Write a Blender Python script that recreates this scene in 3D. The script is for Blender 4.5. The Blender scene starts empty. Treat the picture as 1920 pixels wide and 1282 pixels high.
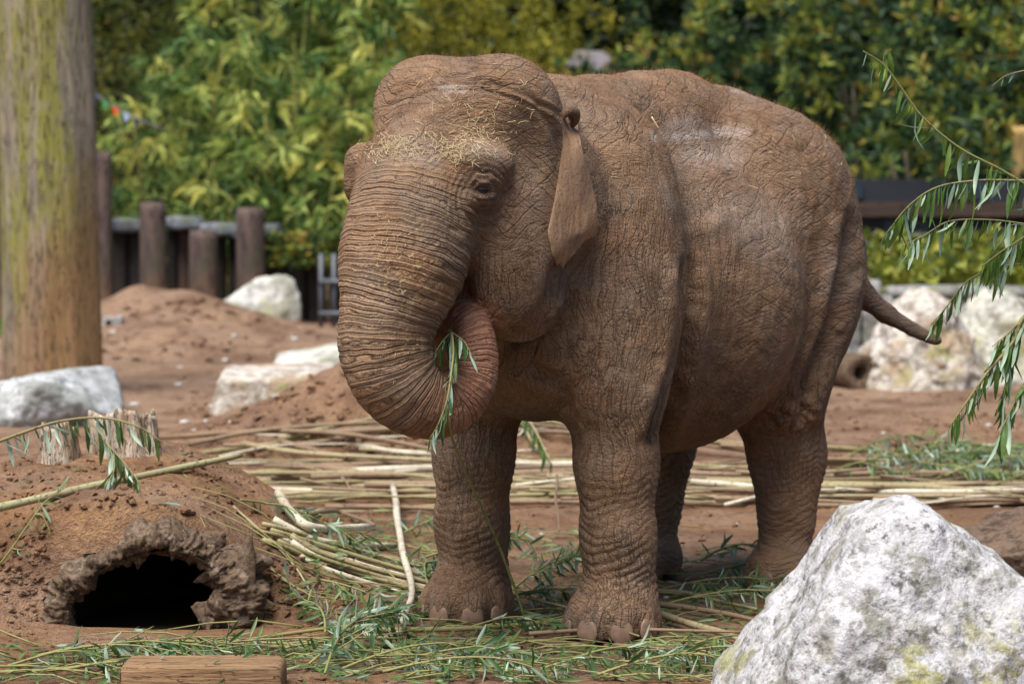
import bpy, bmesh, math, random
import numpy as np
from mathutils import Vector, Matrix
from mathutils.bvhtree import BVHTree

# ------------------------------------------------------------------ camera, sky, sun, exposure
SC = bpy.context.scene
COL = SC.collection
FPX, CAMH, PITCH = 5333.0, 2.0, math.atan((641-285)/5333.0)
cd = bpy.data.cameras.new('camera'); cam = bpy.data.objects.new('camera', cd); COL.objects.link(cam)
cam.location = (0, 0, CAMH); cam.rotation_euler = (math.pi/2-PITCH, 0, 0)
cd.lens = 100.0; cd.sensor_width = 36.0; cd.clip_start = 0.1; cd.clip_end = 600
cd.dof.use_dof = True; cd.dof.focus_distance = 11.15; cd.dof.aperture_fstop = 2.8
SC.camera = cam
W = bpy.data.worlds.new("World"); SC.world = W; W.use_nodes = True
wn = W.node_tree; bgn = wn.nodes['Background']
sky = wn.nodes.new('ShaderNodeTexSky'); sky.sky_type = 'NISHITA'; sky.sun_disc = False
SUN_EL, SUN_AZ = math.radians(63), math.radians(-30)      # azimuth measured from -Y (behind the camera) towards -X
sdir = Vector((math.sin(SUN_AZ)*math.cos(SUN_EL), -math.cos(SUN_AZ)*math.cos(SUN_EL), math.sin(SUN_EL)))
sky.sun_elevation = SUN_EL; sky.sun_rotation = math.atan2(sdir.x, sdir.y)
sky.air_density = 1.0; sky.dust_density = 3.0; sky.ozone_density = 1.0
wn.links.new(sky.outputs[0], bgn.inputs[0]); bgn.inputs[1].default_value = 0.066
ld = bpy.data.lights.new('sun', 'SUN'); ld.energy = 3.0; ld.angle = math.radians(42); ld.color = (1, .95, .87)
sun = bpy.data.objects.new('sun', ld); COL.objects.link(sun); sun.rotation_euler = sdir.to_track_quat('Z', 'Y').to_euler()
SC.view_settings.view_transform = 'Standard'; SC.view_settings.look = 'None'
SC.view_settings.exposure = 1.0; SC.view_settings.gamma = 1.0; SC.view_settings.use_curve_mapping = False

# ------------------------------------------------------------------ helpers
rng = np.random.default_rng(7); random.seed(7)
cp, sp = math.cos(PITCH), math.sin(PITCH)
def at(px, py, D):                       # photograph pixel + distance -> world point
    a = (px-960)/FPX; b = -(py-641)/FPX
    d = np.array([a, cp+b*sp, -sp+b*cp]); d = d*(D/d[1])
    return Vector((d[0], d[1], d[2]+CAMH))
def proj(P):                             # world points (N,3) -> pixel coordinates
    y = P[:, 1]; z = P[:, 2]-CAMH
    f = y*cp-z*sp; u = y*sp+z*cp
    return 960+FPX*P[:, 0]/f, 641-FPX*u/f
_T = np.random.default_rng(3).random(4096).astype(np.float32)
def vn(P, seed=0):                       # value noise, -1..1, P (N,3)
    P = np.asarray(P, dtype=np.float64)+seed*17.31
    i = np.floor(P).astype(np.int64); f = P-i; f = f*f*f*(f*(f*6-15)+10)
    r = 0
    for dx in (0, 1):
        wx = f[..., 0] if dx else 1-f[..., 0]
        for dy in (0, 1):
            wy = f[..., 1] if dy else 1-f[..., 1]
            for dz in (0, 1):
                wz = f[..., 2] if dz else 1-f[..., 2]
                h = ((i[..., 0]+dx)*73856093 ^ (i[..., 1]+dy)*19349663 ^ (i[..., 2]+dz)*83492791)
                h = (h ^ (h >> 13))*1274126177 & 0x7fffffff
                r = r+wx*wy*wz*_T[(h >> 7) & 4095]
    return r*2-1
def fbm(P, o=4, seed=0, g=.5):
    a, s, r = 1.0, 0.0, 0
    P = np.asarray(P, dtype=np.float64)
    for k in range(o):
        r = r+a*vn(P*(2**k), seed+k*5); s += a; a *= g
    return r/s
def sm(a, b, x):
    t = np.clip((x-a)/(b-a), 0, 1); return t*t*(3-2*t)
def polydist(X, Y, pts):                 # distance in pixels from points to polyline, and its normalised arc position
    best = np.full(X.shape, 1e9); tt = np.zeros(X.shape); n = len(pts)-1
    for k in range(n):
        ax, ay = pts[k]; bx, by = pts[k+1]; dx, dy = bx-ax, by-ay
        t = np.clip(((X-ax)*dx+(Y-ay)*dy)/(dx*dx+dy*dy), 0, 1)
        d = np.hypot(X-ax-t*dx, Y-ay-t*dy); m = d < best
        best = np.where(m, d, best); tt = np.where(m, (k+t)/n, tt)
    return best, tt

def tag(o, label=None, cat=None, group=None, kind=None):
    if label: o['label'] = label
    if cat: o['category'] = cat
    if group: o['group'] = group
    if kind: o['kind'] = kind
    return o
def mesh_from(name, V, F, smooth=True):
    me = bpy.data.meshes.new(name)
    V = np.asarray(V, dtype=np.float32); me.vertices.add(len(V)); me.vertices.foreach_set('co', V.ravel())
    if isinstance(F, np.ndarray):
        k = F.shape[1]; me.loops.add(F.size); me.loops.foreach_set('vertex_index', F.astype(np.int32).ravel())
        me.polygons.add(len(F)); me.polygons.foreach_set('loop_start', np.arange(0, F.size, k, dtype=np.int32))
        me.update(calc_edges=True)
    else:
        me = bpy.data.meshes.new(name); me.from_pydata([tuple(v) for v in V.tolist()], [], F)
    me.validate()
    me.polygons.foreach_set('use_smooth', np.full(len(me.polygons), smooth))
    me.update()
    return me
def link(name, me, mat=None, parent=None, loc=None):
    o = bpy.data.objects.new(name, me); COL.objects.link(o)
    if mat and me and not me.materials: me.materials.append(mat)
    if parent: o.parent = parent
    if loc is not None: o.location = loc
    return o
def empty(name, loc=(0, 0, 0)):
    o = bpy.data.objects.new(name, None); COL.objects.link(o); o.location = loc; return o
def tube(pts, rad, n=8, cap=True):
    pts = [Vector(p) for p in pts]; m = len(pts); V = []; F = []
    up = Vector((0, 0, 1)); t0 = (pts[1]-pts[0]).normalized()
    if abs(t0.z) > .9: up = Vector((1, 0, 0))
    u = up.cross(t0).normalized()
    for i, p in enumerate(pts):
        t = (pts[min(i+1, m-1)]-pts[max(i-1, 0)]).normalized()
        u = (u-t*u.dot(t)).normalized(); w = t.cross(u)
        r = rad[i] if hasattr(rad, '__len__') else rad
        for k in range(n):
            a = 2*math.pi*k/n; V.append(p+(u*math.cos(a)+w*math.sin(a))*r)
    for i in range(m-1):
        for k in range(n):
            a = i*n+k; b = i*n+(k+1) % n; F.append((a, b, b+n, a+n))
    if cap:
        F.append(tuple(range(n))[::-1]); F.append(tuple(range((m-1)*n, m*n)))
    return V, F
class MB:
    def __init__(s): s.V = []; s.F = []
    def add(s, VF):
        V, F = VF; o = len(s.V); s.V += [tuple(v) for v in V]; s.F += [tuple(i+o for i in f) for f in F]; return s
    def box(s, x0, x1, y0, y1, z0, z1):
        V = [(x, y, z) for x in (x0, x1) for y in (y0, y1) for z in (z0, z1)]
        return s.add((V, [(0, 1, 3, 2), (4, 6, 7, 5), (0, 4, 5, 1), (2, 3, 7, 6), (0, 2, 6, 4), (1, 5, 7, 3)]))
    def build(s, name, mat, parent=None, smooth=True, loc=None):
        return link(name, mesh_from(name, np.array(s.V), s.F, smooth), mat, parent, loc)

# ------------------------------------------------------------------ materials
class NT:
    def __init__(s, name, rough=.85, spec=.3):
        s.m = bpy.data.materials.new(name); s.m.use_nodes = True; s.t = s.m.node_tree
        s.b = s.t.nodes['Principled BSDF']; s.b.inputs['Roughness'].default_value = rough
        s.b.inputs['Specular IOR Level'].default_value = spec
    def n(s, typ, **kw):
        x = s.t.nodes.new('ShaderNode'+typ)
        for k, v in kw.items():
            if k in x.bl_rna.properties: setattr(x, k, v)
            else: x.inputs[k.replace('_', ' ')].default_value = v
        return x
    def l(s, a, b): s.t.links.new(a, b)
    def coord(s, kind='Object', scale=(1, 1, 1)):
        c = s.n('TexCoord'); mp = s.n('Mapping'); mp.inputs['Scale'].default_value = scale
        s.l(c.outputs[kind], mp.inputs[0]); return mp.outputs[0]
    def noise(s, vec, scale, detail=4, rough=.55, dist=0):
        x = s.n('TexNoise'); x.inputs['Scale'].default_value = scale; x.inputs['Detail'].default_value = detail
        x.inputs['Roughness'].default_value = rough; x.inputs['Distortion'].default_value = dist
        if vec: s.l(vec, x.inputs['Vector'])
        return x.outputs['Fac']
    def ramp(s, fac, stops):
        x = s.n('ValToRGB'); e = x.color_ramp.elements
        while len(e) < len(stops): e.new(.5)
        for i, (p, c) in enumerate(stops):
            e[i].position = p; e[i].color = (*c, 1) if hasattr(c, '__len__') else (c, c, c, 1)
        s.l(fac, x.inputs[0]); return x.outputs[0]
    def mix(s, fac, a, b, mode='MIX'):
        x = s.n('Mix', data_type='RGBA', blend_type=mode)
        for v, i in ((fac, 0), (a, 6), (b, 7)):
            if hasattr(v, 'links'): s.l(v, x.inputs[i])
            else: x.inputs[i].default_value = v if i == 0 else (*v, 1)
        return x.outputs[2]
    def math(s, op, a, b=0, c=0, clamp=False):
        x = s.n('Math', operation=op, use_clamp=clamp)
        for i, v in enumerate((a, b, c)):
            if hasattr(v, 'links'): s.l(v, x.inputs[i])
            else: x.inputs[i].default_value = v
        return x.outputs[0]
    def bump(s, h, strength=.5, dist=.01, prev=None):
        x = s.n('Bump'); x.inputs['Strength'].default_value = strength; x.inputs['Distance'].default_value = dist
        s.l(h, x.inputs['Height'])
        if prev: s.l(prev, x.inputs['Normal'])
        return x.outputs[0]
    def fin(s, col=None, nrm=None, rough=None):
        if col is not None:
            if hasattr(col, 'links'): s.l(col, s.b.inputs['Base Color'])
            else: s.b.inputs['Base Color'].default_value = (*col, 1)
        if nrm: s.l(nrm, s.b.inputs['Normal'])
        if rough: s.l(rough, s.b.inputs['Roughness'])
        return s.m
def attr(t, name, out='Fac'):
    x = t.n('Attribute'); x.attribute_name = name; return x.outputs[out]
def setattr_f(me, name, arr, typ='FLOAT'):
    a = me.attributes.new(name, typ, 'POINT')
    a.data.foreach_set('value' if typ == 'FLOAT' else 'vector', np.asarray(arr, dtype=np.float32).ravel())
# ------------------------------------------------------------------ ground
def height(X, Y):
    X = np.asarray(X, dtype=np.float64); Y = np.asarray(Y, dtype=np.float64); Z0 = np.zeros_like(X)
    P = np.stack([X, Y, Z0], -1)
    h = .035*fbm(P*.9, 3, 1)+.012*fbm(P*4, 3, 2)
    # far ground undulates in tyre marks and trodden ridges
    far = sm(17, 22, Y); h = h+far*.03*fbm(np.stack([X*.7, Y*2.2, Z0], -1), 3, 4)
    calm = np.exp(-(((X-.6)/1.5)**2+((Y-12.3)/1.6)**2)**2)          # trodden flat under the elephant
    h = h*(1-.75*calm)
    def mound(cx, cy, sx, sy, hh, pw=2.0, left=None):
        dx = X-cx; sxx = np.where(dx < 0, left if left else sx, sx)
        r = np.sqrt((dx/sxx)**2+((Y-cy)/sy)**2)
        return hh*np.exp(-(r**pw))
    # mound over the hollow log at the left
    dx = X+1.75; a = np.where(dx < 0, 2.4, 1.02)
    r = np.abs(dx/a)**2.0
    fa = sm(11.45, 12.7, Y+.12*vn(P*3, 9)); fb = .80*sm(11.81, 11.95, Y)+.20*sm(11.9, 12.9, Y); wf = np.exp(-((X-(-1.49))/.56)**4)
    front = fa*(1-wf)+fb*wf; back = 1-sm(13.1, 14.8, Y)
    m1 = .64*np.exp(-r*1.1)*front*back
    m1 = m1*(1+.12*fbm(P*2.2, 3, 6))
    h = h+m1
    h = h+mound(-.35, 19.1, 1.3, 1.0, .80)*(1+.12*fbm(P*2.5, 3, 12))
    h = h+mound(-1.5, 20.0, .7, .6, .14)
    # far heap of soil
    h = h+mound(-4.05, 30.5, .85, 1.0, .46)*(1+.2*fbm(P*1.6, 3, 14))+mound(-2.9, 30.2, 1.0, .9, .27)*(1+.25*fbm(P*2, 3, 15))
    h = h+mound(-3.6, 28.6, 1.5, .8, .2)*(1+.3*fbm(P*2.3, 3, 19))
    # small clods
    cl = np.maximum(0, fbm(P*11, 3, 16, .65)-.12); near = (1-sm(20, 26, Y))
    amt = .05*(sm(12.6, 15, Y)*.4+.5*np.clip(m1*2, 0, 1)*(.4+.6*vn(P*1.5, 33))+.35)
    h = h+cl*amt*near*(1-.7*calm)
    rough2 = np.exp(-(((X+.6)/1.6)**2+((Y-18.5)/1.6)**2))
    h = h+rough2*(.08*np.maximum(0, fbm(P*6, 3, 17))+.04*fbm(P*14, 2, 18))
    return h
def H(x, y): return float(height(np.array([x]), np.array([y]))[0])
def gp(px, py, dz=0.0):                  # pixel -> point on the relief (marching along the view ray)
    a = at(px, py, 10.0); d = (a-Vector((0, 0, CAMH)))/10.0
    lo, hi = 7.5, 60.0
    if d.z < 0: lo = min(max(lo, (CAMH-1.0)/-d.z), 58); hi = min(60.0, (CAMH+.1)/-d.z)
    for n_ in (40, 24):
        ts = np.linspace(lo, hi, n_); k = np.nonzero(CAMH+d.z*ts < height(d.x*ts, d.y*ts)+dz)[0]
        if not len(k): lo = hi; break
        lo, hi = ts[max(0, k[0]-1)], ts[k[0]]
    t = hi
    return Vector((d.x*t, d.y*t, CAMH+d.z*t))
def gpb(px, py):                         # the same for many pixels at once -> (N,3)
    px = np.asarray(px, dtype=float); py = np.asarray(py, dtype=float)
    a = (px-960)/FPX; b = -(py-641)/FPX; d = np.stack([a/(cp+b*sp), np.ones_like(a), (b*cp-sp)/(cp+b*sp)], -1)
    n = len(px); dz = np.minimum(d[:, 2], -.02); lo = np.clip((CAMH-1.0)/-dz, 7.5, 58); hi = np.minimum(60.0, (CAMH+.1)/-dz)
    for m in (28, 16):
        ts = lo[:, None]+(hi-lo)[:, None]*np.linspace(0, 1, m)[None]; Z = CAMH+d[:, 2:3]*ts-height(d[:, :1]*ts, ts)
        k = np.where((Z < 0).any(1), np.argmax(Z < 0, 1), m-1); k0 = np.maximum(k-1, 0); r = np.arange(n); lo, hi = ts[r, k0], ts[r, k]
    P = d*hi[:, None]; P[:, 2] = height(P[:, 0], P[:, 1]); return P
# hollow log opening under the mound
LOGX, LOGY = -1.49, 11.86
def ground():
    NY, NX = 620, 460
    tt = np.linspace(0, 1, NY); Yr = 6.0*np.exp(tt*math.log(52/6.0))
    u = np.linspace(-1, 1, NX)
    Xg = u[None, :]*(Yr[:, None]*.215+.5); Yg = np.repeat(Yr[:, None], NX, 1)
    Zg = height(Xg.ravel(), Yg.ravel()).reshape(Xg.shape)
    # the trench in front of and below the log opening
    V = np.stack([Xg, Yg, Zg], -1).reshape(-1, 3)
    idx = np.arange(NY*NX).reshape(NY, NX)
    F = np.stack([idx[:-1, :-1], idx[:-1, 1:], idx[1:, 1:], idx[1:, :-1]], -1).reshape(-1, 4)
    c = V[F].mean(1)
    u_ = (c[:, 0]-LOGX)/np.where(c[:, 0] > LOGX, .35, .42)
    inside = (np.abs(u_) < 1) & (c[:, 1] > 11.78) & (c[:, 1] < 13.2) & (c[:, 2] < .012+.345*(1+.16*u_)*np.sqrt(np.clip(1-u_**2, 0, 1)))
    F = F[~inside]
    # flat skirt reaching the horizon
    nv = len(V)
    edge = []
    e0 = idx[:, 0]; e1 = idx[:, -1]; b = idx[-1, :]; f0 = idx[0, :]
    def skirt(ids, off):
        nonlocal V, F
        o = V[ids].copy(); o[:, 0] += off[0]; o[:, 1] += off[1]; o[:, 2] = -.02
        k = len(V); V = np.vstack([V, o]); n = len(ids)
        q = np.stack([ids[:-1], ids[1:], np.arange(k+1, k+n), np.arange(k, k+n-1)], -1)
        F = np.vstack([F, q])
    skirt(e0, (-300, 0)); skirt(e1, (300, 0)); skirt(b, (0, 400)); skirt(f0, (0, -60))
    me = mesh_from('ground', V, F)
    return me
def soil_material():
    t = NT('soil', .93, .15); v = t.coord('Object')
    n1 = t.noise(v, .55, 5, .6); n2 = t.noise(v, 3.5, 6, .65); n3 = t.noise(v, 26, 5, .7); n4 = t.noise(v, 90, 3, .7)
    vs = t.coord('Object', (.6, 2.4, 1)); n5 = t.noise(vs, 1.3, 5, .6)
    c = t.mix(t.ramp(n1, [(.35, 0), (.65, 1)]), (.235, .122, .058), (.345, .198, .102))
    sx = t.n('SeparateXYZ'); t.l(v, sx.inputs[0])
    dry = t.ramp(t.math('ADD', t.math('DIVIDE', sx.outputs[1], 40), t.math('MULTIPLY', n1, .12)), [(.49, 0), (.63, .8)])   # the open yard is drier and paler
    c = t.mix(dry, c, (.40, .275, .19)); c = t.mix(t.ramp(n5, [(.42, 0), (.62, .7)]), c, (.34, .235, .175))
    c = t.mix(t.ramp(n2, [(.35, .75), (.52, 0)]), c, (.15, .082, .052))
    c = t.mix(t.ramp(n3, [(.4, .5), (.56, 0)]), c, (.15, .08, .05))
    c = t.mix(t.ramp(n4, [(.62, 0), (.72, .5)]), c, (.42, .27, .18))
    c = t.mix(t.ramp(t.noise(v, .9, 5, .65, .3), [(.52, 0), (.60, .55)]), c, (.135, .072, .042))      # damp patches
    h = t.math('ADD', t.math('MULTIPLY', n2, .6), t.math('ADD', t.math('MULTIPLY', n3, .35), t.math('MULTIPLY', n4, .14)))
    return t.fin(c, t.bump(h, 1.0, .11))
SOIL = soil_material()
g = link('ground', ground(), SOIL); tag(g, 'reddish brown trodden earth of the elephant yard with mounds', kind='structure')
# ------------------------------------------------------------------ the elephant
HF = np.array([-.53, -.848, 0]); HF /= np.linalg.norm(HF); HL = np.array([-HF[1], HF[0], 0]); HU = np.array([0, 0, 1.])
EO = np.array([.135, 11.86, 0.])
RM = np.stack([HF, HL, HU])              # rows: local axes in world
def w2l(P): return (np.asarray(P, dtype=np.float64)-EO)@RM.T
def l2w(P): return np.asarray(P, dtype=np.float64)@RM+EO
def L(px, py, D): return w2l(np.array(at(px, py, D)))

VX = .0125
GO = np.array([-2.75, -.95, -.03]); GN = (np.array([1.45, .95, 2.5])-GO)/VX; GN = GN.astype(int)
FD = np.full(tuple(GN), 1.0, dtype=np.float32)
def region(lo, hi, pad):
    a = np.maximum(0, ((np.array(lo)-pad-GO)/VX).astype(int)); b = np.minimum(GN, ((np.array(hi)+pad-GO)/VX).astype(int)+1)
    sl = tuple(slice(int(a[i]), int(b[i])) for i in range(3))
    ax = [(GO[i]+VX*np.arange(a[i], b[i])).astype(np.float32) for i in range(3)]
    return sl, ax[0][:, None, None], ax[1][None, :, None], ax[2][None, None, :]
def smin(a, b, k):
    h = np.maximum(k-np.abs(a-b), 0)/k; return np.minimum(a, b)-h*h*k*.25
def put(F, sl, d, k, sub=False):
    if sub: F[sl] = -smin(-F[sl], d, k)
    else: F[sl] = smin(F[sl], d, k)
def ell(c, r, k=.1, rot=None, sub=False, F=None):
    F = FD if F is None else F
    R = max(r); c = np.array(c, dtype=float)
    if rot is None: lo, hi = c-np.array(r), c+np.array(r)
    else: lo, hi = c-R, c+R
    sl, x, y, z = region(lo, hi, k+.03); x = x-np.float32(c[0]); y = y-np.float32(c[1]); z = z-np.float32(c[2])
    if rot is not None:
        M = np.array(Matrix.Rotation(rot[2], 3, 'Z')@Matrix.Rotation(rot[1], 3, 'Y')@Matrix.Rotation(rot[0], 3, 'X')).T.astype(np.float32)
        x, y, z = (M[i, 0]*x+M[i, 1]*y+M[i, 2]*z for i in range(3))
    k0 = np.sqrt((x/r[0])**2+(y/r[1])**2+(z/r[2])**2); k1 = np.sqrt((x/r[0]**2)**2+(y/r[1]**2)**2+(z/r[2]**2)**2)
    put(F, sl, k0*(k0-1)/np.maximum(k1, 1e-5), k, sub)
def cone(a, b, r1, r2, k=.05, F=None, flat=None, sub=False):
    F = FD if F is None else F
    a = np.array(a, dtype=float); b = np.array(b, dtype=float); rr = max(r1, r2)
    sl, x, y, z = region(np.minimum(a, b)-rr, np.maximum(a, b)+rr, k+.02)
    ba = b-a; l2 = ba@ba; x = x-np.float32(a[0]); y = y-np.float32(a[1]); z = z-np.float32(a[2])
    t = np.clip((x*np.float32(ba[0])+y*np.float32(ba[1])+z*np.float32(ba[2]))/np.float32(l2), 0, 1)
    d = np.sqrt((x-t*np.float32(ba[0]))**2+(y-t*np.float32(ba[1]))**2+(z-t*np.float32(ba[2]))**2)-(np.float32(r1)+t*np.float32(r2-r1))
    put(F, sl, d.astype(np.float32), k, sub)
def chain(pts, k=.05, F=None, kk=None):
    for i in range(len(pts)-1):
        cone(pts[i][:3], pts[i+1][:3], pts[i][3], pts[i+1][3], k if kk is None else kk[i], F)
def both(fn, c, *a, **kw):
    for s in (1, -1):
        fn((c[0], c[1]*s, c[2]), *a, **kw)

# torso
ell((-.86, 0, 1.42), (.88, .59, .70), .1)
ell((-.62, 0, 1.52), (.66, .50, .66), .1)
ell((-1.00, 0, 1.34), (.58, .66, .68), .10)
chain([(-.02, 0, 2.08, .24), (-.42, 0, 2.04, .25), (-.80, 0, 2.085, .235), (-1.10, 0, 2.11, .215), (-1.50, 0, 2.03, .235), (-1.82, 0, 1.80, .24), (-1.96, 0, 1.46, .22)], .16)
both(ell, (-.06, .31, 1.48), (.33, .275, .66), .09)
both(ell, (-.10, .24, 1.92), (.30, .20, .26), .12)
ell((.10, 0, 1.34), (.32, .37, .46), .15)
both(ell, (-1.62, .30, 1.46), (.44, .36, .60), .10)
both(ell, (-1.50, .26, 1.80), (.45, .37, .41), .14)
both(ell, (-1.25, .28, 2.02), (.16, .12, .10), .16)       # hip bones
# legs
for s in (1, -1):
    chain([(-.05, .30*s, 1.45, .26), (0, .33*s, 1.05, .205), (.0, .35*s, .72, .162), (.0, .36*s, .42, .142), (-.01, .36*s, .22, .150)], .08)
    ell((.045, .36*s, .08), (.215, .20, .155), .07)
    chain([(-1.58, .27*s, 1.40, .33), (-1.49, .31*s, .98, .245), (-1.59, .34*s, .62, .160), (-1.57, .35*s, .30, .135)], .10)
    ell((-1.52, .355*s, .09), (.19, .165, .145), .07)
# tail
tl = [L(1560, 500, 13.45), L(1612, 548, 13.42), L(1660, 588, 13.40), L(1712, 618, 13.38), L(1757, 639, 13.36)]
chain([(*p, r) for p, r in zip(tl, (.09, .060, .046, .036, .028))], .05, kk=(.1, .03, .03, .02))
# neck and head
chain([(-.1, 0, 1.78, .42), (.30, 0, 1.80, .40)], .18)
chain([(.0, 0, 1.5, .35), (.34, 0, 1.56, .24)], .12)
ell((.58, 0, 1.86), (.36, .385, .42), .12)
both(ell, (.60, .175, 2.14), (.27, .215, .25), .10)
ell((.60, 0, 2.15), (.26, .20, .205), .10)
ell((.80, 0, 1.86), (.25, .27, .33), .1)
both(ell, (.60, .24, 1.58), (.26, .165, .32), .08)       # cheeks
both(ell, (.54, .215, 1.43), (.21, .155, .17), .06)
ell((.62, 0, 1.36), (.28, .13, .16), .08)
both(ell, (.36, .37, 1.86), (.10, .06, .20), .1)
both(ell, (.80, .40, 2.02), (.16, .06, .14), .10, sub=True)
both(cone, (.82, .285, 1.975), (.985, .235, 1.965), .06, .065, .07) if False else None
for s in (1, -1):
    cone((.84, .31*s, 1.955), (.97, .25*s, 1.965), .055, .07, .07)
    ell((.93, .285*s, 1.86), (.085, .055, .085), .06)     # swelling round the eye
    cone((.94, .315*s, 1.79), (.92, .33*s, 1.68), .06, .035, .06, sub=True) if False else None
    cone((1.03, .30*s, 1.74), (.93, .30*s, 1.42), .045, .06, .08, sub=True)   # valley between trunk base and cheek
ell(L(850, 650, 11.50), (.19, .13, .17), .06)
# trunk
TR = [(786, 330, 11.06, .200), (778, 385, 11.0, .200), (763, 450, 10.95, .202), (746, 530, 10.9, .203), (727, 600, 10.88, .176), (724, 662, 10.87, .166),
      (745, 718, 10.88, .152), (795, 757, 10.92, .127), (848, 757, 10.97, .108), (884, 714, 11.0, .092), (892, 664, 11.02, .080),
      (886, 624, 11.05, .076), (864, 594, 11.1, .070), (842, 602, 11.17, .060), (836, 630, 11.24, .050)]
def catmull(P, n):
    P = np.array(P, dtype=float); out = []
    Q = np.vstack([2*P[0]-P[1], P, 2*P[-1]-P[-2]])
    for i in range(1, len(Q)-2):
        for j in range(n):
            t = j/n; a, b, c, d = Q[i-1:i+3]
            out.append(.5*((2*b)+(c-a)*t+(2*a-5*b+4*c-d)*t*t+(3*b-a-3*c+d)*t**3))
    out.append(P[-1]); return np.array(out)
TC = catmull([(*L(x, y, D), r) for x, y, D, r in TR], 3)
T0 = 24
chain([tuple(p) for p in TC[:T0]], .03, kk=[.09 if i < 9 else .03 for i in range(T0-1)])
F2 = np.full(FD.shape, 1.0, dtype=np.float32)
chain([tuple(p) for p in TC[T0-1:]], .02, F=F2)
FD = smin(FD, F2, .012).astype(np.float32); del F2
# flatten the soles
zz = (GO[2]+VX*np.arange(GN[2])).astype(np.float32)[None, None, :]
FD = np.maximum(FD, .006-zz)

def surface_nets(F):
    S = F < 0
    n = np.array(F.shape)
    ix = [slice(0, -1), slice(1, None)]
    cnt = np.zeros(tuple(n-1), dtype=np.uint8)
    for a in ix:
        for b in ix:
            for c in ix: cnt += S[a, b, c]
    cells = np.nonzero((cnt > 0) & (cnt < 8)); del cnt
    ci = np.stack(cells, -1); vid = np.full(tuple(n-1), -1, dtype=np.int32); vid[cells] = np.arange(len(ci))
    acc = np.zeros((len(ci), 3)); w = np.zeros(len(ci))
    corners = [(a, b, c) for a in (0, 1) for b in (0, 1) for c in (0, 1)]
    val = {k: F[ci[:, 0]+k[0], ci[:, 1]+k[1], ci[:, 2]+k[2]].astype(np.float64) for k in corners}
    for k in corners:
        for ax in range(3):
            if k[ax]: continue
            k2 = list(k); k2[ax] = 1; k2 = tuple(k2)
            v0, v1 = val[k], val[k2]; m = (v0 < 0) != (v1 < 0)
            t = np.where(m, v0/np.where(m, v0-v1, 1), 0)
            p = np.tile(np.array(k, dtype=float), (len(ci), 1)); p[:, ax] += t
            acc += p*m[:, None]; w += m
    V = GO+(ci+acc/w[:, None])*VX
    faces = []
    for ax in range(3):
        s0 = [slice(1, -1)]*3; s1 = [slice(1, -1)]*3
        s0[ax] = slice(0, -1); s1[ax] = slice(1, None)
        A = S[tuple(s0)]; B = S[tuple(s1)]
        e = np.stack(np.nonzero(A != B), -1); inside = A[tuple(e.T)]
        off = np.ones(3, dtype=int); off[ax] = 0; e = e+off
        o1, o2 = [(1, 2), (2, 0), (0, 1)][ax]
        def g(d1, d2):
            q = e.copy(); q[:, o1] -= d1; q[:, o2] -= d2; return vid[q[:, 0], q[:, 1], q[:, 2]]
        q = np.stack([g(1, 1), g(0, 1), g(0, 0), g(1, 0)], -1)
        q[~inside] = q[~inside][:, ::-1]; faces.append(q)
    return V, np.vstack(faces)
EV, EF = surface_nets(FD); del FD
def vnormals(V, F):
    n = np.cross(V[F[:, 2]]-V[F[:, 0]], V[F[:, 3]]-V[F[:, 1]]); N = np.zeros_like(V)
    for k in range(4):
        for c in range(3): N[:, c] += np.bincount(F[:, k], n[:, c], len(V))
    return N/np.maximum(np.linalg.norm(N, axis=1, keepdims=True), 1e-9)
def relax(V, F, it=2, lam=.5):
    E = np.vstack([F[:, [0, 1]], F[:, [1, 2]], F[:, [2, 3]], F[:, [3, 0]]]); E = np.vstack([E, E[:, ::-1]])
    deg = np.bincount(E[:, 0], minlength=len(V))[:, None]
    for _ in range(it):
        A = np.stack([np.bincount(E[:, 0], V[E[:, 1], c], len(V)) for c in range(3)], -1)/deg
        V = V+(A-V)*lam
    return V
EV = relax(EV, EF, 3)
# one split of every quad: finer surface for folds
def split(V, F):
    E = np.vstack([F[:, [0, 1]], F[:, [1, 2]], F[:, [2, 3]], F[:, [3, 0]]]); E.sort(1)
    key = E[:, 0].astype(np.int64)*len(V)+E[:, 1]; uq, inv = np.unique(key, return_inverse=True)
    a = uq//len(V); b = uq % len(V); mid = (V[a]+V[b])/2; n = len(F); nv = len(V)
    cen = V[F].mean(1); e = (inv+nv).reshape(4, n); c = np.arange(n)+nv+len(uq)
    NF = np.vstack([np.stack([F[:, k], e[k], c, e[(k+3) % 4]], -1) for k in range(4)])
    return np.vstack([V, mid, cen]), NF
EV, EF = split(EV, EF); EV = relax(EV, EF, 3)
EN = vnormals(EV, EF)
EW = l2w(EV); NW = EN@RM
PX, PY = proj(EW)
view = EW-np.array([0, 0, CAMH]); view /= np.linalg.norm(view, axis=1, keepdims=True)
facing = sm(.0, .25, -(view*NW).sum(1))
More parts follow.
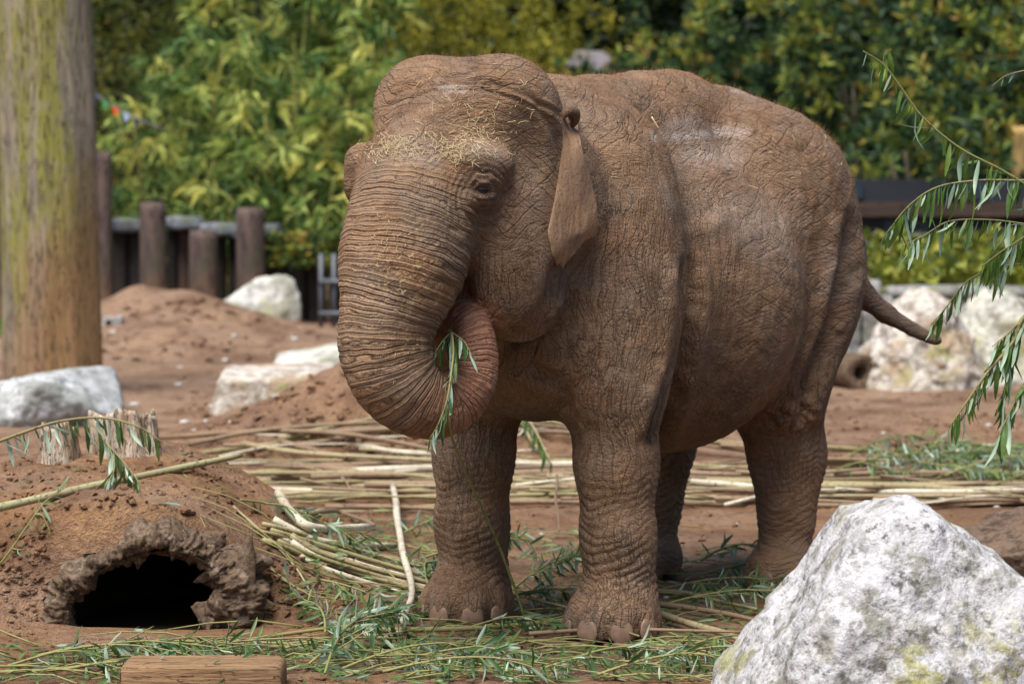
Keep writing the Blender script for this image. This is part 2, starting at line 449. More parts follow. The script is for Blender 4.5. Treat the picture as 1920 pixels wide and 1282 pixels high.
# trunk arc coordinate (metres) and mask
TW = TC[:, :3]; seg = np.linalg.norm(np.diff(TW, axis=0), axis=1); arc = np.concatenate([[0], np.cumsum(seg)])
bd = np.full(len(EV), 1e9); ts = np.zeros(len(EV)); tm = np.zeros(len(EV)); ta = np.zeros(len(EV))
cand = np.nonzero(EV[:, 0] > .55)[0]; Pc = EV[cand]; b1 = np.full(len(cand), 1e9); s1 = np.zeros(len(cand))
DDs, DXs, SSs = [], [], []
for i in range(len(TW)-1):
    d = TW[i+1]-TW[i]; t = np.clip(((Pc-TW[i])@d)/(d@d), 0, 1)
    dx_ = np.linalg.norm(Pc-TW[i]-t[:, None]*d, axis=1); DXs.append(dx_); DDs.append(dx_-(TC[i, 3]+t*(TC[i+1, 3]-TC[i, 3]))); SSs.append(arc[i]+t*seg[i])
DDs = np.array(DDs); DXs = np.array(DXs); SSs = np.array(SSs); b1 = DDs.min(0); pick = np.where(DDs < b1+.05, DXs, 9.).argmin(0); s1 = SSs[pick, np.arange(len(cand))]; del DDs, DXs, SSs
ts[cand] = s1; tm[cand] = (1-sm(.035, .085, b1))
tm *= sm(.0, .14, ts)
# displacements -----------------------------------------------------
disp = np.zeros(len(EV)); P3 = EV
def gmask(cx, cy, rx, ry, p=2): return np.exp(-(((PX-cx)/rx)**2+((PY-cy)/ry)**2)**(p/2))
nz = fbm(P3*5, 2, 21); nz2 = fbm(P3*14, 2, 22)
near = facing*(P3[:, 1] > -.30)
def groove(pts, w, amp, ridge=0, msk=None):
    global disp
    d, t = polydist(PX+4*nz2, PY+4*nz2, pts); f = facing if msk is None else msk
    taper = sm(0, .12, t)*(1-sm(.88, 1, t)) if True else 1
    disp = disp+f*taper*(-amp*np.exp(-(d/w)**2)+ridge*np.exp(-((d-1.9*w)/w)**2))
headm = facing*(P3[:, 0] > .33)
bodym = facing*(P3[:, 0] < .36)
# shoulder, flank and groin folds
groove([(1290, 470), (1292, 560), (1284, 640), (1262, 720), (1240, 790), (1222, 850)], 16, .055, .022, bodym)
groove([(1325, 430), (1335, 520), (1345, 620)], 40, .005, 0, bodym)
groove([(1180, 190), (1235, 260), (1290, 330), (1330, 430)], 42, .020, 0, bodym)
groove([(1602, 380), (1590, 500), (1566, 600), (1530, 680), (1508, 740), (1490, 800)], 15, .05, .02, bodym)
groove([(1500, 260), (1530, 330), (1560, 420)], 26, .008, .0, bodym)
groove([(1100, 170), (1180, 215), (1230, 240)], 22, .008, 0, bodym)
groove([(1062, 470), (1040, 560), (1020, 600), (985, 628), (935, 640)], 15, .05, .0, facing*(tm < .3))
groove([(960, 640), (1000, 690), (1050, 720)], 14, .022, .012, bodym)
groove([(1075, 640), (1062, 700), (1060, 780)], 12, .012, .006, bodym)
disp += bodym*.045*gmask(1478, 772, 34, 36)*(1+.8*vn(P3*38, 5))     # loose skin at the groin
disp += bodym*.03*gmask(1430, 230, 60, 40)*0
# head: creases over the crown and brow
for pts, w, a in [([(725, 190), (780, 165), (850, 155), (930, 158), (1000, 185), (1060, 225)], 5, .012), ([(720, 205), (780, 180), (850, 168), (930, 172), (1000, 200)], 4, .008),
                  ([(735, 175), (800, 150), (880, 145), (960, 160), (1020, 185)], 4, .006), ([(1000, 190), (1035, 240), (1060, 300)], 8, .01)]:
    groove(pts, w, a, a*.4, headm)
disp += headm*.018*gmask(775, 262, 62, 36)+headm*.012*gmask(900, 292, 40, 22)-headm*.022*gmask(840, 250, 30, 38)
# rings of skin round the eye
ex, ey = 906, 357
de = np.hypot((PX-ex)/1.0, (PY-(ey+16))/1.25)
headn = headm*(P3[:, 1] > 0)
disp += headn*(np.exp(-((de-46)/26)**2)*.0020*np.sin(de*.62+4*nz))
disp -= headn*.016*gmask(ex, ey, 20, 8)
disp += headn*.011*gmask(ex+6, ey-17, 30, 8)+headn*.007*gmask(ex+2, ey+15, 22, 6)
for pts, w, a in [([(880, 350), (895, 338), (915, 336), (932, 352), (938, 370)], 4, .006), ([(876, 340), (895, 324), (922, 324), (944, 345)], 3, .006),
                  ([(884, 368), (900, 378), (925, 376), (938, 366)], 3, .006), ([(880, 385), (900, 402), (925, 400), (942, 384)], 3.5, .006), ([(872, 395), (890, 422), (918, 424), (945, 402)], 4, .007)]:
    groove(pts, w, a, a*.4, headn)
groove([(870, 330), (862, 380), (852, 440), (850, 520), (850, 560)], 14, .007, 0, headn*(1-.5*tm))
# heavy rolls across the trunk
roll = np.abs(((ts/.052+.22*nz+.03*nz2) % 1.0)-.5)*2
disp += tm*sm(.1, .3, ts)*(1-.4*sm(.4, .6, ts))*(1-sm(.85, 1.15, ts))*.009*np.clip(.75+1.2*fbm(P3*9, 2, 61), .15, 1.4)*(.5-(1-roll)**3)
roll = np.abs(((ts/.026+.25*nz+.06*nz2) % 1.0)-.5)*2
disp += tm*(.0032-.0018*sm(.8,1.0,ts))*(.4-(1-roll)**3)
# folds at wrists and ankles
for cx, cy in ((0, .36), (0, -.36), (-1.56, .35), (-1.56, -.35)):
    dl = np.hypot(P3[:, 0]-cx, P3[:, 1]-cy); m = (dl < .32)*(1-sm(.5, .85, P3[:, 2]))*sm(.13, .2, P3[:, 2])
    front = sm(-.1, .15, (P3[:, 0]-cx)/np.maximum(dl, .01))
    zz_ = P3[:, 2]+.05*front*np.cos(np.arctan2(P3[:, 1]-cy, P3[:, 0]-cx)*1.5)
    roll = np.abs(((zz_/.036+.8*nz+.5*nz2) % 1.0)-.5)*2
    disp += m*.008*(.45-(1-roll)**2.5)*(.4+.6*np.clip(.5+nz*1.5, 0, 1))
    disp += m*0
    # toes: notches between nails
    ang = np.arctan2(P3[:, 1]-cy, P3[:, 0]-cx-.0); mt = (dl < .33)*(P3[:, 2] < .17)*sm(.17, .06, P3[:, 2])*sm(-.2, .2, np.cos(ang))
    disp += mt*.018*(np.cos(ang*10)-.3)*.7
disp += .006*fbm(P3*3.1, 3, 27)*(1-tm)+.0035*nz2
disp += (P3[:, 0] < .4)*.004*fbm(P3*np.array([30, 30, 12]), 2, 31)*sm(.6, .9, P3[:, 2])
EV = EV+EN*disp[:, None]
EW = l2w(EV)

eme = mesh_from('body', EW-EO, EF)
# skin attributes
setattr_f(eme, 'trunk_s', ts); setattr_f(eme, 'trunk_m', tm)
eyd = facing*(P3[:, 0] > .33)*np.maximum(.75*gmask(ex, ey, 28, 18), .35*gmask(ex+6, ey+30, 34, 30)); setattr_f(eme, 'eyd', eyd)
tail = sm(1606, 1640, PX)*(EV[:, 0] < -1.6)*(EV[:, 2] < 1.6); setattr_f(eme, 'tail', tail)
legm = (1-sm(.75, 1.15, EV[:, 2])); setattr_f(eme, 'leg_m', legm*(EV[:, 2] > 0))
pale = 0*ts
vert = np.maximum(sm(-.85, -.45, EV[:, 0])*(1-sm(.3, .45, EV[:, 0]))*(1-sm(1.75, 2.1, EV[:, 2])), (1-sm(.9, 1.2, EV[:, 2]))*sm(.30, .55, EV[:, 2]))
vert = np.maximum(vert, (EV[:, 0] > .35)*(EV[:, 1] > 0)*(1-sm(1.5, 1.75, EV[:, 2]))*.9)
vert = np.clip(vert+.3*nz, 0, 1)
setattr_f(eme, 'vert', vert); setattr_f(eme, 'lc', EV, 'FLOAT_VECTOR')
for (pts, w, a) in [([(1235, 252), (1290, 255), (1345, 248), (1395, 250)], 11, 1.0), ([(1265, 235), (1300, 232)], 16, .5), ([(1375, 168), (1430, 182)], 7, .9), ([(1300, 285), (1370, 292)], 30, .55),
                    ([(1370, 400), (1450, 430)], 50, .35), ([(830, 165), (870, 168)], 8, .9), ([(820, 150), (845, 190)], 4, .5), ([(760, 285), (800, 290)], 24, .55), ([(895, 280), (925, 290)], 16, .45), ([(1245, 350), (1260, 385)], 12, .45),
                    ([(690, 545), (720, 560)], 30, .3), ([(1555, 470), (1560, 540)], 22, .3), ([(1060, 300), (1085, 380)], 12, 0)]:
    d, _ = polydist(PX, PY, pts); pale = np.maximum(pale, a*np.exp(-(d/w)**2)*(.55+.6*np.clip(.5+fbm(EV*28, 3, 41), 0, 1))*facing)
setattr_f(eme, 'pale', np.clip(pale, 0, 1))
pk = np.maximum(sm(.86, 1.15, ts)*tm, .5*gmask(972, 365, 20, 25)*facing); setattr_f(eme, 'pink', pk)
dust = gmask(775, 520, 120, 200)*facing*tm; setattr_f(eme, 'dust', np.clip(dust, 0, 1))

def skin(name='skin', ear=False):
    t = NT(name, .75, .3); v = t.coord('Object')
    big = t.noise(v, 1.8, 4, .55); mid = t.noise(v, 9, 4, .6); fine = t.noise(v, 80, 4, .7)
    wv = t.n('VectorMath', operation='ADD'); nv = t.n('TexNoise'); nv.inputs['Scale'].default_value = 4.5; nv.inputs['Detail'].default_value = 4
    t.l(v, nv.inputs['Vector']); sc = t.n('VectorMath', operation='SCALE'); t.l(nv.outputs['Color'], sc.inputs[0]); sc.inputs['Scale'].default_value = .16
    t.l(v, wv.inputs[0]); t.l(sc.outputs[0], wv.inputs[1])
    def vor(scale, stretch):
        mp = t.n('Mapping'); mp.inputs['Scale'].default_value = stretch; t.l(wv.outputs[0], mp.inputs[0])
        vo = t.n('TexVoronoi', feature='DISTANCE_TO_EDGE'); vo.inputs['Scale'].default_value = scale; t.l(mp.outputs[0], vo.inputs['Vector'])
        return vo.outputs['Distance']
    def fmix(f, a, b):
        x = t.n('Mix', data_type='FLOAT')
        for q, i in ((f, 0), (a, 2), (b, 3)):
            if hasattr(q, 'links'): t.l(q, x.inputs[i])
            else: x.inputs[i].default_value = q
        return x.outputs[0]
    def crack(a, w): return t.ramp(a, [(0, 0), (w, .75), (w*2.6, 1)])
    if ear:
        c3 = crack(vor(70, (1, 1, .6)), .1); col = t.mix(t.ramp(mid, [(.35, 0), (.65, 1)]), (.29, .18, .107), (.40, .245, .145)); sx = t.n('SeparateXYZ'); t.l(v, sx.inputs[0]); col = t.mix(t.ramp(t.math('DIVIDE', sx.outputs[2], 2.5), [(.64, 0), (.78, .9)]), col, (.225, .135, .08))
        spots = t.ramp(t.noise(v, 75, 2), [(.34, .6), (.42, 0)]); col = t.mix(spots, col, (.09, .06, .05))
        fo = t.bump(t.noise(t.coord('Object', (1, 1, .25)), 14, 3, .5), .9, .03); col = t.mix(t.ramp(t.noise(t.coord('Object', (1, 1, .3)), 22, 4, .6), [(.42, .5), (.55, 0)]), col, (.15, .10, .07)); return t.fin(col, t.bump(t.math('ADD', t.math('MULTIPLY', c3, .35), fine), .6, .003, fo))
    vt = attr(t, 'vert'); lc = attr(t, 'lc', 'Vector')
    wn_ = t.n('TexNoise'); wn_.inputs['Scale'].default_value = 2.6; wn_.inputs['Detail'].default_value = 2; t.l(lc, wn_.inputs['Vector'])
    w2v = t.n('VectorMath', operation='MULTIPLY_ADD'); t.l(wn_.outputs['Color'], w2v.inputs[0]); w2v.inputs[1].default_value = (.22, .22, .22); t.l(lc, w2v.inputs[2])
    def lines(freq, rot, stretch, w, det=2.0):
        """long meandering creases: thin valleys where a stretched noise crosses its middle value"""
        m1 = t.n('Mapping'); m1.inputs['Rotation'].default_value = rot; t.l(w2v.outputs[0], m1.inputs[0])
        m2 = t.n('Mapping'); m2.inputs['Scale'].default_value = stretch; t.l(m1.outputs[0], m2.inputs[0])
        q = t.n('TexNoise'); q.inputs['Scale'].default_value = freq; q.inputs['Detail'].default_value = det; q.inputs['Roughness'].default_value = .6; t.l(m2.outputs[0], q.inputs['Vector'])
        return t.ramp(t.math('ABSOLUTE', t.math('SUBTRACT', q.outputs['Fac'], .5)), [(0, 0), (w*.35, .45), (w, 1)])
    V1 = lines(27, (0, .10, 0), (1, 1, .10), .045, 1.5); V2 = lines(52, (0, -.18, 0), (1, 1, .15), .055, 1.5)
    H1 = lines(24, (0, .50, 0), (.12, .2, 1), .04, 1.5); H2 = lines(22, (0, -.42, 0), (.13, .2, 1), .04, 1.5); H3 = lines(52, (0, .1, 0), (.2, .3, 1), .055, 1.5)
    c2 = crack(vor(64, (1, 1, 1)), .06); c3 = crack(vor(110, (1, 1, 1)), .1)
    hV = t.math('ADD', t.math('MULTIPLY', V1, 1.0), t.math('ADD', t.math('MULTIPLY', V2, .55), t.math('MULTIPLY', H3, .45)))
    hH = t.math('ADD', t.math('MULTIPLY', H1, .8), t.math('ADD', t.math('MULTIPLY', H2, .8), t.math('MULTIPLY', H3, .4)))
    amt = t.ramp(t.noise(v, 2.6, 3, .6), [(.3, .5), (.6, 1)])
    h = t.math('MULTIPLY', fmix(vt, hH, hV), amt)
    h = t.math('ADD', h, t.math('ADD', t.math('MULTIPLY', c2, .28), t.math('MULTIPLY', c3, .14)))
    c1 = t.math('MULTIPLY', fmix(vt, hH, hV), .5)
    col = t.mix(t.ramp(big, [(.38, 0), (.62, 1)]), (.175, .098, .054), (.275, .165, .093))
    col = t.mix(t.ramp(mid, [(.4, 0), (.65, .6)]), col, (.29, .195, .128))
    col = t.mix(t.ramp(t.noise(v, 3.3, 3, .6), [(.52, 0), (.68, .5)]), col, (.30, .155, .082))
    col = t.mix(t.ramp(t.noise(v, 2.3, 5, .68, .4), [(.47, 0), (.62, .55)]), col, (.18, .138, .108))     # grey hide where the dust has gone
    ts_ = attr(t, 'trunk_s'); tm_ = attr(t, 'trunk_m'); n8 = t.noise(v, 9, 3, .6)
    ph = t.math('ADD', ts_, t.math('MULTIPLY', t.noise(v, 6, 2, .5), .045))
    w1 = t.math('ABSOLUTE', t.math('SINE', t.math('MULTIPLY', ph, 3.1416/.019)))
    w2 = t.math('ABSOLUTE', t.math('SINE', t.math('MULTIPLY', ph, 3.1416/.0100)))
    r = t.math('ADD', t.math('MULTIPLY', t.math('POWER', w1, .4), 1.7), t.math('MULTIPLY', t.math('POWER', w2, .5), .9))
    r = t.math('ADD', r, t.math('MULTIPLY', V2, .35))
    r = t.math('MULTIPLY', r, t.ramp(t.noise(v, 14, 3, .6), [(.32, .45), (.58, 1)]))
    h2 = fmix(tm_, h, r)
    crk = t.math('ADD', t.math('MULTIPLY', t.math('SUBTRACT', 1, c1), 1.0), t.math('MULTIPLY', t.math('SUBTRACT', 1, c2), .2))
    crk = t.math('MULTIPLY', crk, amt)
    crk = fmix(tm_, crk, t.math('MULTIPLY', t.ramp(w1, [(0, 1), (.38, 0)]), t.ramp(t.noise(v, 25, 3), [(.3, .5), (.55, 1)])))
    col = t.mix(t.math('MULTIPLY', crk, .8, clamp=True), col, (.060, .036, .024))     # colour darkened along the crease lines and trunk rings
    col = t.mix(attr(t, 'eyd'), col, (.07, .05, .042))
    col = t.mix(t.math('MULTIPLY', attr(t, 'tail'), .75), col, (.075, .055, .045))
    col = t.mix(t.math('MULTIPLY', attr(t, 'pale'), .75), col, (.44, .37, .33))
    col = t.mix(t.math('MULTIPLY', attr(t, 'pink'), .5), col, (.30, .12, .08))
    du = t.math('MULTIPLY', attr(t, 'dust'), t.ramp(t.noise(v, 22, 5, .7), [(.54, 0), (.68, .7)]))
    col = t.mix(du, col, (.46, .34, .15))
    h2 = t.math('ADD', h2, t.math('MULTIPLY', fine, .3))
    return t.fin(col, t.bump(h2, 1.0, .0072))
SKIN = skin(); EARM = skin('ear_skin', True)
ele = empty('elephant', tuple(EO))
tag(ele, 'brown dust covered asian elephant curling its trunk round a leafy willow sprig', 'elephant')
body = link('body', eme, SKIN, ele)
EBVH = BVHTree.FromPolygons([tuple(p) for p in EW.tolist()], EF.tolist())
def hit(px, py):                         # first point of the elephant's surface seen at a pixel
    o = Vector((0, 0, CAMH)); d = (at(px, py, 10)-o).normalized(); r = EBVH.ray_cast(o, d)
    return (r[0], r[1]) if r[0] else (None, None)
EOv = Vector(EO)
# eyes
eyem = NT('eyeball', .12, .6).fin((.012, .008, .006))
def sphere(c, r, n=16, m=10, sc=(1, 1, 1)):
    V = []; F = []
    for i in range(m+1):
        th = math.pi*i/m
        for j in range(n):
            a = 2*math.pi*j/n; V.append((c[0]+r*sc[0]*math.sin(th)*math.cos(a), c[1]+r*sc[1]*math.sin(th)*math.sin(a), c[2]+r*sc[2]*math.cos(th)))
    for i in range(m):
        for j in range(n): F.append((i*n+j, (i+1)*n+j, (i+1)*n+(j+1) % n, i*n+(j+1) % n))
    return V, F
eh, en = hit(ex, ey)
el = w2l(np.array(eh)+np.array(en)*(-.014))
for s in (1, -1):
    pw = l2w(np.array([el[0], el[1]*s, el[2]]))-EO
    MB().add(sphere((0, 0, 0), .026)).build('eye', eyem, ele, loc=tuple(pw))
# ears: thin drooping flaps with a rolled upper edge
def ear(side):
    # outline in local coordinates derived from the visible ear: attach edge and free edge, top to bottom
    att = [(1052, 210, 11.30), (1058, 250, 11.28), (1052, 310, 11.24), (1042, 370, 11.20), (1030, 425, 11.17), (1028, 440, 11.16), (1030, 452, 11.16), (1036, 478, 11.15), (1043, 498, 11.15)]
    fre = [(1078, 216, 11.33), (1082, 262, 11.36), (1102, 320, 11.40), (1114, 365, 11.42), (1120, 415, 11.41), (1112, 438, 11.38), (1088, 450, 11.33), (1070, 474, 11.24), (1047, 503, 11.16)]
    A = catmull([L(*p) for p in att], 5); B = catmull([L(*p) for p in fre], 5); m = len(A); n = 14; V = []
    for i in range(m):
        for j in range(n+1):
            t = j/n; p = A[i]*(1-t)+B[i]*t; q = i/(m-1)
            out = .018*math.sin(math.pi*min(1, t*1.1))*(1-q*.5)+.012*math.sin(t*9+q*7)*t
            curl = .05*math.exp(-((q-.0)/.05)**2)*t
            p = p+np.array([-.02*t, out+0*curl-.010*(1-t)**2*max(0, 1-q*1.25), 0]); p[2] += .004*math.sin(t*14+q*5)*q
            V.append(p)
    V = np.array(V); jag = .007*vn(np.stack([np.arange(m)*.55, np.zeros(m), np.zeros(m)], -1), 12)+.004*vn(np.stack([np.arange(m)*1.7, np.zeros(m), np.zeros(m)], -1), 13)
    for i in range(m): V[i*(n+1)+n, 2] += jag[i]; V[i*(n+1)+n, 0] += jag[i]
    WV = l2w(V); o = Vector((0, 0, CAMH))
    for q, p in enumerate(WV):                       # lay the flap on the side of the head and neck, standing off towards its free edge
        t = (q % (n+1))/n; dr = Vector(p)-o; Ld = dr.length; dr.normalize(); r = EBVH.ray_cast(o, dr)
        off = .004+.050*math.sin(min(1, t*1.25)*math.pi/2)*(1-.25*math.sin(q/(n+1)*.35+t*4)*t)
        if r[0] and r[3] < Ld+.25: WV[q] = np.array(o+dr*(r[3]-off))
    WV = WV.reshape(m, n+1, 3)
    for _ in range(6): WV[1:-1, 1:-1] = (WV[:-2, 1:-1]+WV[2:, 1:-1]+WV[1:-1, :-2]+WV[1:-1, 2:])/4; WV[1:-1, -1] = (WV[:-2, -1]+2*WV[1:-1, -1]+WV[2:, -1])/4 if _ < 2 else WV[1:-1, -1]
    V = w2l(WV.reshape(-1, 3))
    idx = np.arange(m*(n+1)).reshape(m, n+1); F = np.stack([idx[:-1, :-1], idx[:-1, 1:], idx[1:, 1:], idx[1:, :-1]], -1).reshape(-1, 4)
    if side < 0: V[:, 1] *= -1; F = F[:, ::-1]
    o = link('ear', mesh_from('ear', l2w(V)-EO, F), EARM, ele)
    md = o.modifiers.new('thick', 'SOLIDIFY'); md.thickness = .010; md.offset = 0
    md = o.modifiers.new('sub', 'SUBSURF'); md.levels = 1; md.render_levels = 1
ear(1); ear(-1)
for s in (1, -1):
    q = [L(*p) for p in ((1046, 236, 11.27), (1056, 216, 11.27), (1068, 207, 11.28), (1078, 212, 11.30), (1078, 226, 11.33), (1072, 236, 11.35))]
    q = [(l2w(np.array([a_[0], a_[1]*s, a_[2]]))-EO) for a_ in catmull(q, 3)]; MB().add(tube(q, [.012+.010*math.sin(math.pi*i/(len(q)-1)) for i in range(len(q))], 10)).build('ear_fold', SKIN, ele)
# toenails
nt = NT('nail', .45, .4); nv_ = nt.coord('Object'); NAIL = nt.fin(nt.mix(nt.ramp(nt.noise(nv_, 25, 3), [(.3, 0), (.7, 1)]), (.16, .10, .07), (.27, .17, .115)), nt.bump(nt.noise(nv_, 60), .3, .002))
def nail(cx, cy, ang, z=.052, w=.048, hgt=.060):
    d = np.array([math.cos(ang), math.sin(ang), 0]); o = np.array([cx, cy, z])
    r = EBVH.ray_cast(Vector(l2w(o+d*.6)), Vector(-(d@RM)))
    if not r[0]: return
    p = np.array(r[0])-EO; tx = np.array([-d[1], d[0], 0]); V = []; F = []
    na, nb_ = 12, 7
    for i in range(nb_+1):
        th = (math.pi/2)*i/nb_
        for j in range(na):
            a = 2*math.pi*j/na; u = math.sin(th)*math.cos(a); v = math.sin(th)*math.sin(a); q = math.cos(th)
            v2 = v*(1.0 if v > 0 else .8)
            loc = tx*(u*w)+np.array([0, 0, 1])*(v2*hgt)+d*(q*.013-.0075-(.06*v*hgt if v > 0 else 0)); V.append(p+loc@RM if False else p+(loc[0]*HF+loc[1]*HL+loc[2]*HU))
    for i in range(nb_):
        for j in range(na): F.append((i*na+j, i*na+(j+1) % na, (i+1)*na+(j+1) % na, (i+1)*na+j))
    MB().add((V, F)).build('toenail', NAIL, ele)
for (cx, cy, an) in ((.02, .36, (-1.257, -.628, 0, .628, 1.257)), (.02, -.36, (-1.257, -.628, 0, .628, 1.257)), (-1.52, .355, (-.6, 0, .6, 1.1)), (-1.52, -.355, (-.6, 0, .6, -1.1))):
    for a in an: nail(cx, cy, a)
# ------------------------------------------------------------------ rocks
def rock_material(name, base, dark, lich=None, warm=None, sc=1.0):
    t = NT(name, .85, .25); v = t.coord('Object')
    n1 = t.noise(v, 3.2*sc, 6, .62, .1); n2 = t.noise(v, 9*sc, 6, .68, .1); n3 = t.noise(v, 38*sc, 4, .7); n0 = t.noise(v, 1.6*sc, 3, .5)
    c = t.mix(t.ramp(n2, [(.38, 1), (.53, 0)]), base, tuple(.5*x+.25*y for x, y in zip(dark, base)))
    c = t.mix(t.ramp(n1, [(.50, 0), (.60, .8)]), c, tuple(x*.42 for x in base) if warm is None else warm)
    c = t.mix(t.ramp(n3, [(.36, .7), (.44, 0)]), c, dark); c = t.mix(t.math('MULTIPLY', t.ramp(n0, [(.46, 0), (.6, .8)]), t.ramp(t.noise(v, 6*sc, 6, .7, .8), [(.45, 0), (.55, 1)])), c, tuple(1.3*x for x in dark))
    if name == 'limestone':
        c = t.mix(t.ramp(t.noise(v, 3.6, 6, .62, .1), [(.42, .8), (.52, 0)]), c, (.19, .185, .145))
        vein = t.ramp(t.math('ABSOLUTE', t.math('SUBTRACT', t.noise(v, 8, 7, .74, .15), .5)), [(0, .8), (.07, 0)]); c = t.mix(vein, c, (.56, .56, .60))
        c = t.mix(t.ramp(t.noise(v, 17, 5, .75, .1), [(.36, .9), (.43, 0)]), c, (.09, .085, .08))
    if lich:
        m = t.math('MULTIPLY', t.ramp(n0, [(.52, 0), (.64, .8)]), t.ramp(t.noise(v, 9*sc, 5, .7), [(.48, 0), (.58, .9)]))
        c = t.mix(m, c, lich)
    h = t.math('ADD', t.math('MULTIPLY', n1, 1.0), t.math('ADD', t.math('MULTIPLY', n2, .6), t.math('MULTIPLY', n3, .2)))
    return t.fin(c, t.bump(h, .9, .05/sc))
def ico(n):
    bm = bmesh.new(); bmesh.ops.create_icosphere(bm, subdivisions=n, radius=1)
    V = np.array([v.co[:] for v in bm.verts]); F = np.array([[v.index for v in f.verts] for f in bm.faces]); bm.free(); return V, F
ICO = {k: ico(k) for k in (4, 5, 6, 7)}
def rock(name, loc, planes, mat, res=5, amp=.05, seed=0, soft=.06, parent=None, fr=2.2):
    """star-shaped stone: planes = [(normal, distance)], softly rounded, then broken up by noise"""
    V, F = ICO[res]; n = np.array([p[0] for p in planes], dtype=float); n /= np.linalg.norm(n, axis=1, keepdims=True); d = np.array([p[1] for p in planes])
    dt = V@n.T; r = np.where(dt > .05, d/np.maximum(dt, .05), 9.0)
    k = 1/soft; rm = r.min(1); R = rm-np.log(np.exp(-(r-rm[:, None])*k/np.maximum(rm, .05)[:, None]).sum(1))*rm/k
    P = V*R[:, None]; S = rm.mean()
    q = P/S
    w = fbm(q*fr, 4, seed+50); rid = 1-np.abs(fbm(q*fr*1.3+7, 4, seed+60))*2
    P = P+V*S*(amp*w*1.3+amp*.5*(rid-.6)+amp*.35*fbm(q*fr*5, 3, seed+70))[:, None]
    return link(name, mesh_from(name, P, F), mat, parent, loc)
def randplanes(rx, ry, rz, n, seed):
    g = np.random.default_rng(seed); out = []
    for i in range(n):
        v = g.normal(size=3); v /= np.linalg.norm(v); out.append((v/np.array([rx, ry, rz]), 0)); nn = v/np.array([rx, ry, rz]); out[-1] = (nn, g.uniform(.82, 1.0)/np.linalg.norm(nn))
    return out
WHITE = rock_material('limestone', (.50, .50, .53), (.12, .115, .105), (.28, .27, .07), (.30, .29, .26))
WARMR = rock_material('stained_limestone', (.55, .52, .48), (.22, .16, .11), (.30, .29, .12), (.36, .25, .16), .8)
PALE2 = rock_material('pale_limestone', (.58, .58, .55), (.24, .24, .20), (.33, .34, .16), (.36, .36, .27), .8)
FGX = at(1640, 1282, 9.75).x
bl = rock('boulder', (FGX+.04, 9.85, .12), [((-.80, -.1, .52), .40), ((.50, 0, .72), .585), ((.30, -.0, .95), .645), ((-.22, -.1, 1), .59), ((-.55, -.7, .55), .46), ((.25, -.8, .5), .44), ((-.1, -.9, .8), .50), ((0, -1, .35), .42), ((.5, -1, .35), .50), ((-.8, -1, .35), .48), ((0, 1, .3), .5), ((1, 0, .25), .95), ((.82, -.2, .60), .66), ((-1, .1, .22), .56), ((0, 0, -1), .3), ((.1, -.55, .8), .56)], WHITE, 7, .085, 11, .010, None, 1.5)
tag(bl, 'large white boulder with yellow lichen in the right foreground', 'boulder')
a = at(60, 790, 20.9)
tag(rock('boulder', (a.x, 20.9, .12), randplanes(.42, .32, .27, 16, 4), rock_material('grey_limestone', (.50, .52, .54), (.20, .21, .20), None, (.30, .32, .31), 1.2), 6, .07, 5), 'small grey white boulder at the foot of the thick log post', 'boulder')
a = at(512, 735, 21.9)
tag(rock('boulder', (a.x, 21.9, .09), [((-1, 0, .2), .44), ((1, 0, .2), .50), ((0, -1, .12), .30), ((0, 1, .2), .4), ((-.05, -.12, 1), .215), ((0, 0, -1), .2), ((-.7, -.7, .3), .46), ((.1, -.7, .75), .33)], WARMR, 6, .055, 15, .04), 'flat topped low boulder stained brown behind the slope of loose soil', 'boulder')
a = at(600, 690, 23.4)
tag(rock('boulder', (a.x, 23.4, .12), [((-1, 0, .3), .42), ((1, 0, .2), .50), ((0, -1, .2), .3), ((0, 1, .2), .5), ((-.18, -.1, 1), .22), ((0, 0, -1), .2), ((-.7, -.7, .5), .36)], PALE2, 5, .06, 19, .05), 'pale slab boulder just behind the flat topped brown one', 'boulder')
a = at(487, 610, 31.5)
tag(rock('boulder', (a.x, 31.6, .15), randplanes(.47, .35, .34, 14, 23), PALE2, 5, .07, 25), 'rounded pale boulder behind the far heap of soil', 'boulder')
a = at(1735, 700, 24.2)
tag(rock('boulder', (a.x-.05, 24.1, .25), [((-1, -.1, .35), .40), ((-.6, 0, .8), .50), ((1, -.2, .5), .42), ((0, -1, .3), .40), ((0, 1, .2), .5), ((.15, -.1, 1), .60), ((.7, 0, .8), .50), ((0, 0, -1), .3), ((.6, -.7, .4), .50), ((-.7, -.8, .4), .44)], WARMR, 6, .13, 31, .10), 'big upright pale boulder behind the tail of the elephant', 'boulder')
a = at(1850, 690, 24.0)
tag(rock('boulder', (a.x+.22, 24.7, .20), [((-1, -.1, .45), .48), ((-.7, 0, .8), .50), ((1, -.2, .5), .42), ((0, -1, .4), .45), ((0, 1, .2), .5), ((.2, -.1, 1), .56), ((0, 0, -1), .3), ((-.6, -.7, .4), .50)][0:] , rock_material('mossy_limestone', (.52, .52, .47), (.20, .18, .13), (.26, .29, .10), (.38, .34, .22), .8), 6, .13, 33, .10), 'broad mossy boulder at the right edge behind the hanging willow', 'boulder')
RED = rock_material('brown_stone', (.16, .11, .08), (.05, .035, .025), None, (.24, .16, .11), 2.0)
a = gp(1905, 1100)
tag(rock('boulder', (a.x+.03, a.y+.2, .06), randplanes(.26, .25, .21, 14, 41), RED, 6, .10, 43), 'dark brown rough boulder behind the white boulder at the right edge', 'boulder')
